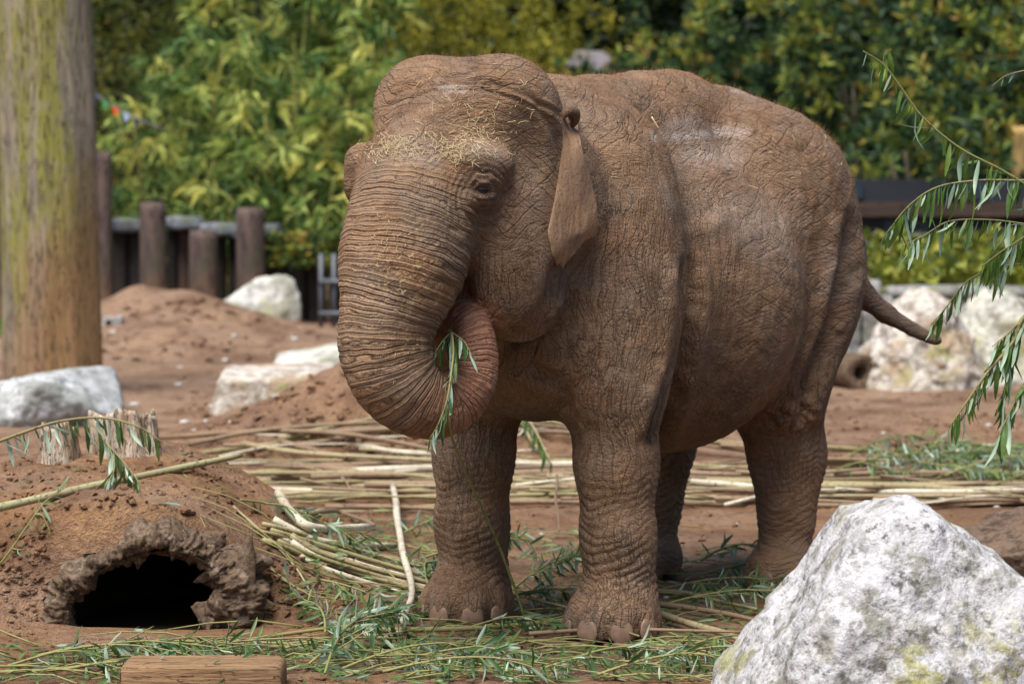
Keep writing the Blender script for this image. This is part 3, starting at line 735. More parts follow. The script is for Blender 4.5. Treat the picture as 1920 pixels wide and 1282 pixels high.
# small pale stones lying about
PEB = rock_material('pebble', (.62, .60, .58), (.35, .32, .28), None, None, 6)
pl = MB(); g5 = np.random.default_rng(55)
PD = g5.uniform(12.5, 32, 110); PX_ = g5.uniform(-.18, .18, 110)*PD; PH = height(PX_, PD)
for D, x, h0 in zip(PD, PX_, PH):
    r_ = g5.uniform(.008, .028)*(1 if D < 20 else 1.6); e0 = g5.uniform(.8, 1.6)
    V, F = sphere((0, 0, 0), 1, 6, 4); V = [(p[0]*r_*e0+x, p[1]*r_+D, p[2]*r_*.6+h0+r_*.2) for p in V]; pl.add((V, F))
tag(pl.build('pebbles', PEB), 'pale pebbles and chips scattered over the brown earth', 'pebbles', kind='stuff')

# ------------------------------------------------------------------ timber
def wood_material(name, a, b, dark, moss=None, soil=None, vs=(6, 6, .6), sc=1.0, zsoil=None, rnd=0):
    t = NT(name, .85, .2); v = t.coord('Object', vs); vo = t.coord('Object')
    g1 = t.noise(v, 2*sc, 6, .6, .6); g2 = t.noise(v, 9*sc, 4, .6, .3); b1 = t.noise(vo, 2.2*sc, 4, .6)
    c = t.mix(t.ramp(g1, [(.38, 0), (.62, 1)]), a, b)
    if moss: c = t.mix(t.math('MULTIPLY', t.ramp(t.noise(t.coord('Object', (2.5, 2.5, .35)), 1.6, 4, .6), [(.43, 0), (.54, 1)]), t.ramp(t.noise(vo, 12, 5, .7), [(.36, .45), (.55, .95)])), c, moss)
    if soil:
        sx = t.n('SeparateXYZ'); t.l(t.coord('Object'), sx.inputs[0])
        zz = t.math('ADD', sx.outputs[2], t.math('MULTIPLY', t.noise(vo, 1.1, 4, .6), zsoil*1.2))
        zz = t.math('SUBTRACT', zz, t.math('MULTIPLY', sx.outputs[0], zsoil*1.1))
        c = t.mix(t.ramp(t.math('DIVIDE', zz, zsoil*2), [(.40, .85), (.75, 0)]), c, soil)
    c = t.mix(t.ramp(g2, [(.34, .8), (.44, 0)]), c, dark)
    cr = t.ramp(t.math('ABSOLUTE', t.math('SUBTRACT', t.noise(v, 2.6*sc, 3, .6, .3), .5)), [(0, .85), (.018, 0)]); c = t.mix(cr, c, dark)
    if rnd:
        oi = t.n('ObjectInfo'); c = t.mix(t.math('MULTIPLY', oi.outputs['Random'], rnd), c, dark)
    h = t.math('SUBTRACT', t.math('ADD', g1, t.math('MULTIPLY', g2, .6)), cr)
    return t.fin(c, t.bump(h, .8, .012))
def post(name, x, y, z0, z1, r, mat, seed=0, n=28, wob=.06, parent=None, top=True, lean=0, squash=1.0):
    m = max(6, int((z1-z0)/.09)); zs = np.linspace(z0, z1, m); an = np.linspace(0, 2*np.pi, n, endpoint=False); V = []; F = []
    for i, z in enumerate(zs):
        rr = r*(1+wob*vn(np.stack([np.cos(an)*1.2, np.sin(an)*1.2, np.full(n, z*.7)], -1), seed)+wob*.5*vn(np.stack([np.cos(an)*4, np.sin(an)*4, np.full(n, z*.8)], -1), seed+3))
        if top and i == m-1: rr = rr*.93
        V += [(rr[k]*math.cos(an[k])+lean*(z-z0), rr[k]*squash*math.sin(an[k]), z-z0) for k in range(n)]
    for i in range(m-1):
        for k in range(n): F.append((i*n+k, i*n+(k+1) % n, (i+1)*n+(k+1) % n, (i+1)*n+k))
    V.append((lean*(z1-z0), 0, z1-z0+.01)); c = len(V)-1
    F += [((m-1)*n+k, (m-1)*n+(k+1) % n, c) for k in range(n)]
    return link(name, mesh_from(name, np.array(V), F), mat, parent, (x, y, z0))
BIGW = wood_material('barkless_mossy_wood', (.33, .28, .21), (.19, .165, .13), (.05, .04, .03), (.22, .215, .045), (.28, .155, .08), (5, 5, .6), 1.3, 1.9)
a = at(98, 750, 23.2)
tag(post('log_post', a.x-.02, 23.4, -.1, 5.2, .385, BIGW, 3, 48, .085, lean=-.012), 'thick upright barkless log post green with moss at the left edge', 'log post')
FP = wood_material('fence_timber', (.085, .062, .06), (.14, .095, .082), (.03, .024, .026), (.07, .065, .045), (.20, .105, .07), (4, 4, .6), 1.0, .8)
DK = wood_material('dark_timber', (.030, .026, .026), (.055, .047, .042), (.012, .012, .012))
posts = [(2, 275, .15, 'tall dark fence post at the far left edge'), (196, 285, .105, 'tall dark fence post just right of the thick mossy log'), (288, 380, .155, 'short square topped fence post in front of a grey coping slab'),
         (382, 432, .160, 'lowest reddish fence post between two taller ones'), (471, 390, .165, 'fence post with mossy top, nearest the bamboo')]
for k, (px, top, r_, lb) in enumerate(posts):
    D = 33.0; b = at(px, 600, D); t_ = at(px, top, D).z
    tag(post('fence_post', b.x, D, -.1, t_, r_, FP, 20+k, 20, .05, squash=.8), lb, 'fence post', 'timber posts of the yard wall')
# dark palisade between and behind the posts, each pale a part
wl = empty('palisade', (at(350, 600, 33.6).x, 33.6, 0)); tag(wl, 'dark palisade of upright logs behind the fence posts, under grey coping slabs', 'palisade')
x = at(-30, 600, 33.6).x; k = 0; xe = at(1010, 600, 33.6).x; gq = np.random.default_rng(8)
while x < xe:
    r_ = gq.uniform(.07, .12); ztop = at(0, 425 if x < at(540, 0, 33.6).x else 475, 33.6).z+gq.uniform(-.03, .02)
    post('pale', x-wl.location.x, 0, -.1, ztop, r_, DK if k % 5 != 3 else FP, 60+k, 10, .05, wl); x += r_*2.02; k += 1
SLAB = rock_material('slate', (.20, .215, .25), (.07, .08, .095), (.12, .15, .06), None, 1.5)
for k, (x0, x1, y0) in enumerate(((205, 268, 412), (308, 378, 408), (372, 452, 420), (440, 524, 424))):
    a = at((x0+x1)/2, y0+12, 33.5); w = (x1-x0)/159/2
    o = rock('coping_slab', (a.x, 33.55, a.z), [((-1, 0, .2), w), ((1, 0, .2), w), ((0, -1, .2), .28), ((0, 1, 0), .25), ((gq.uniform(-.15, .15), 0, 1), .085), ((0, 0, -1), .07), ((-.7, 0, .7), w*.85)], SLAB, 4, .06, 70+k, .04)
    tag(o, ['grey coping slab right beside the tall dark post', 'grey coping slab between the square topped post and the low reddish post', 'grey coping slab above the low reddish post', 'grey coping slab half hidden by the post nearest the bamboo'][k], 'coping slab', 'grey slabs along the top of the palisade')
for k, (x0, x1, y0) in enumerate(((560, 606, 468), (600, 660, 478))):
    a = at((x0+x1)/2, y0, 33.3); w = (x1-x0)/159/2
    tag(rock('coping_slab', (a.x, 33.3, a.z), [((-1, 0, .2), w), ((1, 0, .2), w), ((0, -1, .2), .2), ((0, 1, 0), .25), ((0, 0, 1), .07), ((0, 0, -1), .06)], SLAB, 4, .06, 80+k, .04), ['grey slab among ivy left of the metal rails', 'grey slab directly above the metal rails'][k], 'coping slab', 'grey slabs along the top of the palisade')
# metal rail frame left of the trunk
GREY = NT('galvanised_metal', .5, .5).fin((.09, .10, .12))
rf = empty('rail_frame', (at(640, 630, 32.2).x, 32.2, 0)); tag(rf, 'grey metal rail frame against the dark palisade behind the trunk', 'metal frame')
ox = rf.location.x
def rel(px, py, D, o): p = at(px, py, D); return (p.x-o.location.x, p.y-o.location.y, p.z-o.location.z)
for px in (602, 626, 690): MB().add(tube([rel(px, 635, 32.2, rf)[:2]+(-.02,), rel(px, 476, 32.2, rf)], .028, 8)).build('upright', GREY, rf)
for py in (528, 588): MB().add(tube([rel(598, py, 32.15, rf), rel(700, py, 32.15, rf)], .03, 8)).build('rail', GREY, rf)
# square pipe block
blk = MB(); a = at(212, 612, 29.5); w = .10
blk.box(-w, w, -.1, .1, -.1, -.06).box(-w, w, -.1, .1, .07, .10).box(-w, -.06, -.1, .1, -.06, .07).box(.0, w, -.1, .1, -.06, .07).box(-.06, 0, .04, .1, -.06, .07)
o = blk.build('concrete_block', rock_material('concrete', (.42, .41, .40), (.25, .24, .23), None, None, 4), loc=(a.x, 29.5, a.z), smooth=False); tag(o, 'small grey concrete block with a square hole beside the far soil heap', 'block')
# tubular hollow log lying behind the hind legs
def hollow_log(loc, ax, length, r, mat, lb):
    th = empty('hollow_log', loc); tag(th, lb, 'log'); d = Vector(ax).normalized(); u = Vector((0, 0, 1)).cross(d).normalized(); w = d.cross(u); V = []; F = []
    n = 26; prof = [(-length, r*.9), (-length*.5, r*.97), (-.1, r*1.0), (0, r*1.05), (.012, r*.9), (0, r*.45), (-.25, r*.35), (-.45, r*.1)]
    for i, (l, rr) in enumerate(prof):
        for k in range(n):
            an = 2*math.pi*k/n; q = rr*(1+.09*float(vn(np.array([[math.cos(an)*1.7, math.sin(an)*1.7, l*3]]), 5)[0])+(.05*random.uniform(-1, 1) if 2 < i < 6 else 0))
            V.append(d*l+u*(q*math.cos(an))+w*(q*math.sin(an)))
    for i in range(len(prof)-1):
        for k in range(n): F.append((i*n+k, i*n+(k+1) % n, (i+1)*n+(k+1) % n, (i+1)*n+k))
    F.append(tuple(range(n))); F.append(tuple(range((len(prof)-1)*n, len(prof)*n))[::-1])
    MB().add((V, F)).build('trunk', mat, th); return th
LOGW = wood_material('log_bark', (.11, .075, .05), (.16, .105, .07), (.04, .03, .025), vs=(3, 3, 3))
a = at(1612, 716, 24.0); hollow_log((a.x, 23.9, .145), (.42, -.9, .0), .95, .155, LOGW, 'short hollow brown log lying between the hind leg and the pale boulders')
# right hand retaining wall of upright stones with a ledge
RS = rock_material('wall_stone', (.30, .30, .30), (.12, .12, .12), (.20, .22, .10), (.20, .19, .17), 1.4)
rw = empty('retaining_wall', (at(1760, 600, 26.6).x, 26.6, 0)); tag(rw, 'grey retaining wall of upright stones under the yellow green ground cover', 'wall')
x = at(1560, 600, 26.6).x; k = 0
while x < at(2000, 600, 26.6).x:
    w = gq.uniform(.07, .13); zt = at(0, gq.uniform(505, 530) if x < at(1665, 0, 26.6).x else gq.uniform(548, 556), 26.6).z
    o = rock('stone', (x-rw.location.x, gq.uniform(-.03, .03), zt/2), [((1, 0, 0), w), ((-1, 0, 0), w), ((0, 1, 0), .12), ((0, -1, 0), .12), ((gq.uniform(-.1, .1), 0, 1), zt/2), ((0, 0, -1), zt/2+.05)], RS, 4, .05, 90+k, .03, rw); x += w*2.05; k += 1
x = at(1660, 600, 26.7).x
while x < at(2000, 600, 26.7).x:
    w = gq.uniform(.22, .38); zt = at(0, 545, 26.7).z
    rock('coping_stone', (x+w-rw.location.x, .05, zt), [((1, 0, 0), w), ((-1, 0, 0), w), ((0, 1, 0), .2), ((0, -1, .2), .22), ((gq.uniform(-.05, .05), 0, 1), .05), ((0, 0, -1), .05)], RS, 4, .04, 120+k, .03, rw); x += 2.02*w; k += 1
# ------------------------------------------------------------------ foliage
def leaf_material(name, stops, back=None, trans=.3, rough=.55, scale=3.0):
    t = NT(name, rough, .35); r_ = attr(t, 'rnd'); v = t.coord('Object'); n = t.noise(v, scale, 3, .6)
    f = t.math('ADD', t.math('MULTIPLY', r_, .6), t.math('MULTIPLY', t.ramp(n, [(.3, 0), (.7, 1)]), .4))
    c = t.ramp(f, stops)
    if back:
        gm = t.n('NewGeometry'); c = t.mix(gm.outputs['Backfacing'], c, back)
    t.fin(c); tr = t.n('BsdfTranslucent'); t.l(c, tr.inputs['Color']); mx = t.n('MixShader'); mx.inputs[0].default_value = trans
    t.l(t.b.outputs[0], mx.inputs[1]); t.l(tr.outputs[0], mx.inputs[2]); t.l(mx.outputs[0], t.t.nodes['Material Output'].inputs[0])
    return t.m
def leafcloud(name, base, dirs, size, width, mat, parent, rnd, g, fold=.25, droop=0.0):
    """one folded four sided leaf per row: base (N,3), dirs (N,3) unit"""
    N = len(base); up = g.normal(size=(N, 3)); side = np.cross(dirs, up); side /= np.linalg.norm(side, axis=1, keepdims=True)+1e-9
    nrm = np.cross(side, dirs); L_ = np.asarray(size).reshape(-1, 1)*np.ones((N, 1)); W_ = L_*width
    mid = base+dirs*L_*.45; tip = base+dirs*L_; tip[:, 2] -= L_[:, 0]*droop
    V = np.stack([base, mid+side*W_*.5+nrm*W_*fold, tip, mid-side*W_*.5+nrm*W_*fold], 1).reshape(-1, 3)
    F = np.arange(N*4).reshape(N, 4); me = mesh_from(name, V, F, False)
    setattr_f(me, 'rnd', np.repeat(rnd, 4)); return link(name, me, mat, parent)
def unit(v): return v/(np.linalg.norm(v, axis=1, keepdims=True)+1e-9)
TRK = wood_material('trunk_bark', (.10, .08, .06), (.16, .13, .10), (.04, .03, .025), vs=(5, 5, 1))
def bush(name, loc, rad, nros, nl, lsize, lw, mat, seed, label, cat, group=None, lump=.42, trunk=True, tipy=True, inner=.28, fine=False):
    g = np.random.default_rng(seed); th = empty(name, loc); tag(th, label, cat, group)
    d = unit(g.normal(size=(nros, 3))); d[:, 1] = np.where(g.random(nros) < .55, -np.abs(d[:, 1]), d[:, 1])
    rr = 1+lump*fbm(d*2.2+seed, 3, seed)*1.8
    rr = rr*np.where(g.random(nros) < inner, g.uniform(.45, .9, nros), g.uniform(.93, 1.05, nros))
    c = d*rr[:, None]*np.array(rad); c[:, 2] += rad[2]*.95; c = c[c[:, 2] > .02]; d = d[:len(c)] if False else unit(c-np.array([0, 0, rad[2]*.6]))
    n = len(c); rep = np.repeat(np.arange(n), nl)
    ax = unit(d+.5*g.normal(size=(n, 3))+np.array([0, -.15, .35]))
    dirs = unit(ax[rep]*.55+g.normal(size=(n*nl, 3))*.75); base = c[rep]+dirs*lsize*.12+(g.normal(size=(n*nl, 3))*lsize*.5 if fine else 0)
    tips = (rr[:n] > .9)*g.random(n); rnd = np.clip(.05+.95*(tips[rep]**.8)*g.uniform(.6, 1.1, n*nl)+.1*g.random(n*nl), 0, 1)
    leafcloud('foliage', base, dirs, lsize*g.uniform(.7, 1.15, n*nl), lw, mat, th, rnd, g)
    if trunk:
        b = MB()
        for k in range(4):
            a = g.uniform(-1, 1, 3)*np.array([.5, .3, 0])*np.array(rad); p = [Vector((a[0]*.2, a[1]*.2, -.1)), Vector((a[0]*.6, a[1]*.6, rad[2]*.5)), Vector((a[0]*1.2, a[1]*1.2, rad[2]*1.3))]
            b.add(tube([p[0], (p[0]+p[1])/2, p[1], (p[1]+p[2])/2, p[2]], [.07, .06, .05, .035, .015], 8))
        b.build('trunk', TRK, th)
    return th
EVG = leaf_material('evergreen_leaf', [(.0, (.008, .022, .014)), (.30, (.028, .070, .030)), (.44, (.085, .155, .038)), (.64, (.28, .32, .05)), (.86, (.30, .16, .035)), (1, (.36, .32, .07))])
OLV = leaf_material('autumn_leaf', [(0, (.015, .026, .008)), (.35, (.055, .075, .012)), (.7, (.16, .17, .02)), (1, (.26, .14, .02))])
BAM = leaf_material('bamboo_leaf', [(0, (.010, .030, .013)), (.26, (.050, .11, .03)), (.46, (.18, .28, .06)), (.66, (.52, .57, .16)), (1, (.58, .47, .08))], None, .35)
DKL = leaf_material('dark_leaf', [(0, (.008, .018, .010)), (.5, (.022, .045, .016)), (.85, (.06, .09, .02)), (1, (.14, .15, .03))])
YLW = leaf_material('ground_cover_leaf', [(0, (.03, .05, .015)), (.4, (.12, .17, .025)), (.75, (.33, .34, .05)), (1, (.40, .30, .05))])
YFZ = leaf_material('larch_needle', [(0, (.08, .09, .01)), (.4, (.22, .22, .02)), (.8, (.42, .36, .03)), (1, (.48, .34, .03))])
def X(px, D): return at(px, 0, D).x
# evergreen shrubs on the right
for k, (px, D, top, rx, lb) in enumerate([(1190, 39, 40, 1.1, 'evergreen shrub rising straight above the middle of the back of the elephant'), (1400, 37, -60, 1.35, 'tall evergreen shrub with reddish tips above the rump'), (1630, 36, -80, 1.35, 'tall evergreen shrub behind the tip of the highest willow twig'),
        (1850, 35, -60, 1.3, 'evergreen shrub with orange tips in the top right corner'), (1760, 33, 180, .95, 'lower rounded evergreen shrub behind the hanging willow leaves'), (1330, 38, 60, .8, 'small evergreen shrub just above the back hairs of the elephant'), (1960, 34, 60, 1.1, 'evergreen shrub cut by the right edge of the picture')]):
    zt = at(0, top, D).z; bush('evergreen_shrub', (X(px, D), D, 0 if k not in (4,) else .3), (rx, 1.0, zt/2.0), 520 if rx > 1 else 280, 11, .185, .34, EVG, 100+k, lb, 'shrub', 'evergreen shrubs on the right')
# yellow green trees along the top
for k, (px, D, top, rx, m, lb) in enumerate([(60, 40, -120, 1.4, OLV, 'olive yellow tree half hidden by the thick log post'), (255, 42, -150, 1.25, OLV, 'olive yellow tree between the log post and the bamboo'), (830, 41, -90, 1.6, YFZ, 'bright yellow green tree above the crown of the head'), (1030, 43, -60, 1.3, YFZ, 'yellow tinged tree above the neck of the elephant'), (700, 44, -140, 1.4, OLV, 'dull yellow tree right behind the bamboo')]):
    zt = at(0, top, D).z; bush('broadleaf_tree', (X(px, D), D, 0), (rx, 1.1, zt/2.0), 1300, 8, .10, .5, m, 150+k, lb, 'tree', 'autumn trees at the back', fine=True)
# dark wood beyond
gz = np.random.default_rng(77); N = 60000
b = np.stack([gz.uniform(-14, 14, N), gz.uniform(44.8, 47, N), gz.uniform(-.1, 8.0, N)], -1); b[:, 1] += .7*fbm(b*np.array([.8, 0, .8]), 3, 5); b[:, 2] *= (.86+.16*vn(b*np.array([.5, 0, 0]), 6))
hd = empty('wood', (0, 46, 0)); tag(hd, 'dark mass of woodland closing off the back of the yard', 'woodland', kind='stuff')
fo = leafcloud('foliage', b-np.array([0, 46, 0]), unit(gz.normal(size=(N, 3))), gz.uniform(.18, .34, N), .5, DKL, hd, gz.random(N)**1.6, gz); tag(fo, kind='stuff')
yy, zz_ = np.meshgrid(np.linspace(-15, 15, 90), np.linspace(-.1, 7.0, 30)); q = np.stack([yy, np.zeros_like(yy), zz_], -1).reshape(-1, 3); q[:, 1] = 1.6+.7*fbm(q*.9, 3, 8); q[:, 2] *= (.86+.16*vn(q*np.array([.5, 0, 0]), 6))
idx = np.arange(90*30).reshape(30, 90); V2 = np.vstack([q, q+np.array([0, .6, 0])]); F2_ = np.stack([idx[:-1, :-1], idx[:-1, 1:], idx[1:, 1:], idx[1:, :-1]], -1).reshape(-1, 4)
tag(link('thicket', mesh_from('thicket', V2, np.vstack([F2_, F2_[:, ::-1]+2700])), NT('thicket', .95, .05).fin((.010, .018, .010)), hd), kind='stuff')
# bamboo
CUL = wood_material('bamboo_culm', (.22, .25, .07), (.34, .30, .11), (.10, .10, .04), vs=(1, 1, 4))
gb = np.random.default_rng(31)
BL = ['leftmost low bamboo cane beside the mossy log post', 'bamboo cane just right of the pennants'] + [None]*25
bams = [(240, 35.0, 300), (275, 34.6, 210), (300, 36.0, 180), (325, 34.8, 120), (350, 36.5, 60), (375, 35.2, 90), (400, 37, -120), (425, 34.7, 180), (450, 36.2, -150), (475, 35.4, 60), (500, 37, -200), (520, 34.6, 220), (545, 36.0, -120), (570, 35.0, 120), (590, 36.8, -180),
        (615, 34.8, 160), (640, 36.2, -100), (665, 35.2, 100), (690, 36.6, -60), (715, 35.6, 40), (350, 34.4, 300), (600, 34.3, 330), (470, 34.3, 330), (330, 37.4, 140), (545, 34.35, 300), (400, 34.3, 350), (660, 34.3, 290)]
for k, (px, D, top) in enumerate(bams):
    z1 = at(0, top, D).z; x0 = X(px, D); th = empty('bamboo', (x0, D, 0))
    tag(th, BL[k] or ('leafy bamboo cane rising behind the grey coping slabs and fence posts' if px < 450 else 'leafy bamboo cane between the last fence post and the elephant head' if px > 560 else 'tall leafy bamboo cane in the middle of the dense stand'), 'bamboo', 'bamboo stand left of the elephant')
    lx, ly = gb.uniform(-.10, .16), gb.uniform(-.25, .05); nn = 9; zs = np.linspace(0, z1, nn)
    pts = [Vector((lx*(z/z1)**2*2.2, ly*(z/z1)**2*2, z)) for z in zs]; MB().add(tube(pts, np.linspace(.026, .010, nn), 6)).build('culm', CUL, th)
    ns = int(12*(z1-.7)); hz = gb.uniform(.30 if px < 550 else .42, 1.03, ns)**.8*z1; N = ns*14; rep = np.repeat(np.arange(ns), 14)
    cx = lx*(hz/z1)**2*2.2; cy = ly*(hz/z1)**2*2; an = gb.uniform(0, 2*np.pi, ns); rr = gb.uniform(.05, .42, ns)
    c = np.stack([cx+np.cos(an)*rr, cy+np.sin(an)*rr, hz+.12*rr], -1)
    dirs = unit(np.stack([np.cos(an)[rep]*.5+gb.normal(size=N)*.55, np.sin(an)[rep]*.5+gb.normal(size=N)*.55, -.35+gb.normal(size=N)*.45], -1))
    base = c[rep]+gb.normal(size=(N, 3))*.05; hh = hz/z1
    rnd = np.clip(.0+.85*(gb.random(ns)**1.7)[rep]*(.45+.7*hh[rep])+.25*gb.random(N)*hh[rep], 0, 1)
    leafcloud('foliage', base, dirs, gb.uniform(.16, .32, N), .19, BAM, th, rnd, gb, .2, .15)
# ivy over the palisade right of the posts, and ground cover on the wall
def patch(name, n, xr, yr, zr, size, mat, lb, cat, seed, w=.8):
    g = np.random.default_rng(seed); b = np.stack([g.uniform(*xr, n), g.uniform(*yr, n), g.uniform(*zr, n)], -1)
    keep = fbm(b*np.array([2.5, 1, 2.5]), 2, seed) > -.12; b = b[keep]; n = len(b)
    o = leafcloud(name, b, unit(g.normal(size=(n, 3))*.7+np.array([0, -.6, .5])), g.uniform(.6, 1.2, n)*size, w, mat, None, g.random(n), g); tag(o, lb, cat, kind='stuff')
patch('ivy', 1400, (X(500, 33.2), X(640, 33.2)), (33.0, 33.4), (at(0, 500, 33).z, at(0, 440, 33).z), .09, EVG, 'dark green ivy creeping over the palisade behind the trunk', 'ivy', 301)
patch('ground_cover', 1500, (X(1590, 28), X(2050, 28)), (27.0, 29.5), (at(0, 548, 28).z, at(0, 485, 28).z), .15, YLW, 'yellow green leafy ground cover on top of the right hand wall', 'ground cover', 302, .95)
patch('ground_cover', 700, (X(1590, 29.5), X(2050, 29.5)), (29.0, 30.5), (at(0, 470, 30).z, at(0, 440, 30).z), .12, YLW, 'strip of pale green plants along the upper ledge at the right', 'ground cover', 303, .9)
bank = MB().box(-3.2, 3.2, -1.2, 4.0, -.1, at(0, 552, 27.6).z-.02).build('earth_bank', SOIL, loc=(X(1800, 28), 28.1, 0), smooth=False); tag(bank, 'raised earth bank behind the retaining wall', kind='structure')
patch('grass_tuft', 500, (X(-40, 31), X(14, 31)), (30, 32), (0, .12), .12, leaf_material('grass', [(0, (.08, .16, .02)), (1, (.22, .33, .05))]), 'bright green grass at the left edge beside the log post', 'grass', 304, .2)
patch('grass_tuft', 260, (X(184, 31), X(204, 31)), (30.5, 31.5), (0, .14), .12, bpy.data.materials['grass'], 'little tuft of grass right of the thick log post', 'grass', 305, .2)
# upper ledge, dark shed, beam and post at the right
a = at(1780, 460, 30.6); tag(MB().box(-2.4, 2.4, -.15, .15, -.12, .12).build('timber_edging', wood_material('grey_timber', (.13, .13, .13), (.20, .19, .17), (.05, .05, .05), vs=(.6, 4, 4)), loc=(a.x, 30.8, a.z), smooth=False), 'long grey timber edging above the yellow green ground cover', 'edging')
sh = empty('shed', (X(1780, 32.2)+.6, 31.9, 0)); tag(sh, 'low dark shed with dark windows coloured by blue reflections under the evergreen shrubs', 'shed')
SHD = NT('dark_cladding', .7, .3).fin((.020, .022, .030)); GLS = NT('blue_reflecting_glass', .25, .5).fin((.022, .035, .055))  # dark window glass, with its blue reflection put into the base colour
z_a, z_b = at(0, 470, 31.9).z, at(0, 338, 31.9).z
MB().box(-2.4, 2.2, 0, 1.0, 0, z_b).build('wall', SHD, sh, False)
for x0, x1, y0, y1 in ((-1.35, -.85, 412, 455), (-.75, -.2, 345, 375), (.3, 1.0, 412, 450), (-2.0, -1.6, 345, 372)):
    MB().box(x0, x1, -.03, 0, at(0, y1, 31.9).z, at(0, y0, 31.9).z).build('window_pane', GLS, sh, False)
BMW = wood_material('brown_beam', (.05, .035, .028), (.075, .05, .04), (.03, .02, .018), vs=(.6, 4, 4))
MB().box(-2.6, 2.4, -.14, -.035, at(0, 406, 31.8).z, at(0, 380, 31.8).z).build('rail', BMW, sh, False)
a = at(1912, 340, 33.2); tag(post('signpost', a.x, 33.2, 0, at(0, 238, 33.2).z, .10, wood_material('tan_timber', (.40, .27, .10), (.46, .32, .14), (.25, .15, .06)), 9, 16, .02), 'tan timber post at the right edge among the shrubs', 'post')
# far hut with pitched roof
hut = empty('hut', (at(1120, 200, 42.0).x, 42.0, 0)); tag(hut, 'small dark hut with a grey pitched roof above the neck of the elephant', 'hut')
zr = at(0, 88, 41).z; ze = at(0, 120, 41).z
MB().box(-.36, .36, .0, .8, 0, ze).build('wall', SHD, hut, False)
r_ = MB(); V = [(-.46, -.15, ze), (.46, -.15, ze-.12), (.46, .9, ze-.12), (-.46, .9, ze), (-.30, .35, zr), (.1, .35, zr-.02), (-.46, -.15, ze+.06), (.46, -.15, ze-.06)]
r_.add(([V[0], V[1], V[2], V[3], V[4], V[5]], [(0, 1, 5, 4), (1, 2, 5), (2, 3, 4, 5), (3, 0, 4), (3, 2, 1, 0)])).build('roof', rock_material('roof_slate', (.20, .18, .20), (.10, .09, .10), None, None, 3), hut, False)
# bunting
bt = empty('bunting', tuple(at(230, 190, 33.8))); tag(bt, 'string of small coloured pennants in front of the bamboo beside the log post', 'bunting')
pp = [Vector(at(150+20*i, 155+11*i-(i*(8-i))*-.6, 33.8))-bt.location for i in range(9)]
MB().add(tube(pp, .006, 5)).build('string', NT('cord', .8).fin((.25, .25, .28)), bt)
for i, cc in enumerate([(.03, .06, .20), (.05, .30, .10), (.75, .10, .02), (.40, .50, .70), (.02, .03, .06)]):
    p = (pp[i+1]+pp[min(i+2, 8)])/2; q_ = pp[i+1]*.15+p*.85
    V = [pp[i+1], pp[i+1]*.25+pp[min(i+2, 8)]*.75, (pp[i+1]+p)/2+Vector((0, 0, -.12))]; V = V+[v+Vector((0, .004, 0)) for v in V]
    MB().add((V, [(0, 2, 1), (3, 4, 5), (0, 1, 4, 3), (1, 2, 5, 4), (2, 0, 3, 5)])).build('pennant', NT('pennant', .7).fin(cc), bt, False)
# ------------------------------------------------------------------ hollow log under the mound
BARK = rock_material('weathered_bark', (.135, .09, .058), (.03, .02, .014), None, (.24, .18, .135), 4.2)
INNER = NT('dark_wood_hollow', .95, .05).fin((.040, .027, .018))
hl = empty('hollow_log', (LOGX, LOGY, 0)); tag(hl, 'gnarled hollow log end opening black out of the earth mound', 'hollow log')
def arch(a, rx, rz): return np.array([rx*math.cos(a), 0, .02+rz*math.sin(a)])
V = []; na, nc = 260, 44
for i in range(na+1):
    u = i/na; a = -.12+u*(math.pi+.24); c = arch(a, (.425 if a > math.pi/2 else .425-.07*math.cos(a))+.02*math.sin(a*3+1), (.345+.02*math.sin(a*5))*(1+.16*math.cos(a)))
    n_ = np.array([math.cos(a), 0, math.sin(a)]); th_ = .047+.010*math.sin(a*4.3+.7)+.035*math.exp(-((a-.35)/.35)**2)
    for k in range(nc):
        b = 2*math.pi*k/nc; V.append(c+n_*math.cos(b)*th_*.9+np.array([0, -1, 0])*math.sin(b)*(th_*1.2+.02))
V = np.array(V); Vn = np.array([[math.cos(-.12+(i//nc)/na*(math.pi+.24)), 0, math.sin(-.12+(i//nc)/na*(math.pi+.24))] for i in range(len(V))])
rid = 1-np.abs(fbm(V*6.5, 3, 401))*2.2; lum = fbm(V*9, 3, 403); Vc = V-Vn*0
cen = np.repeat(np.array([V[i*nc:(i+1)*nc].mean(0) for i in range(na+1)]), nc, 0); dd = unit(V-cen)
V = V+dd*(.030*rid+.030*lum+.026*fbm(V*np.array([34, 9, 34]), 3, 404)+.014*(1-2*np.abs(fbm(V*np.array([60, 25, 60]), 3, 407))))[:, None]
idx = np.arange((na+1)*nc).reshape(na+1, nc); F = np.stack([idx[:-1], idx[1:], np.roll(idx[1:], -1, 1), np.roll(idx[:-1], -1, 1)], -1).reshape(-1, 4)
link('bark_rim', mesh_from('bark_rim', V, F), BARK, hl)
for k, (x0, z0, s_, rr_) in enumerate([(.33, .27, .08, .5), (.31, .20, .10, 1), (.31, .10, .11, 2), (.23, .05, .075, 0), (-.405, .05, .065, 1), (-.38, .13, .055, 2), (.10, .375, .055, 3), (-.05, .375, .055, 1), (.22, .35, .07, 4), (.41, .28, .04, 2), (-.2, .29, .04, 3), (.26, .31, .06, 3), (.40, .12, .06, 3), (.35, .03, .07, 3)]):
    g_ = np.random.default_rng(500+k)
    rock('bark_knob', (x0, g_.uniform(-.05, .04), z0), randplanes(s_*g_.uniform(.8, 1.2), s_*.8, s_*g_.uniform(.6, .9), 12, 510+k), BARK, 5, .10, 520+k, .02, hl, 2.6)
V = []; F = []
n = 40
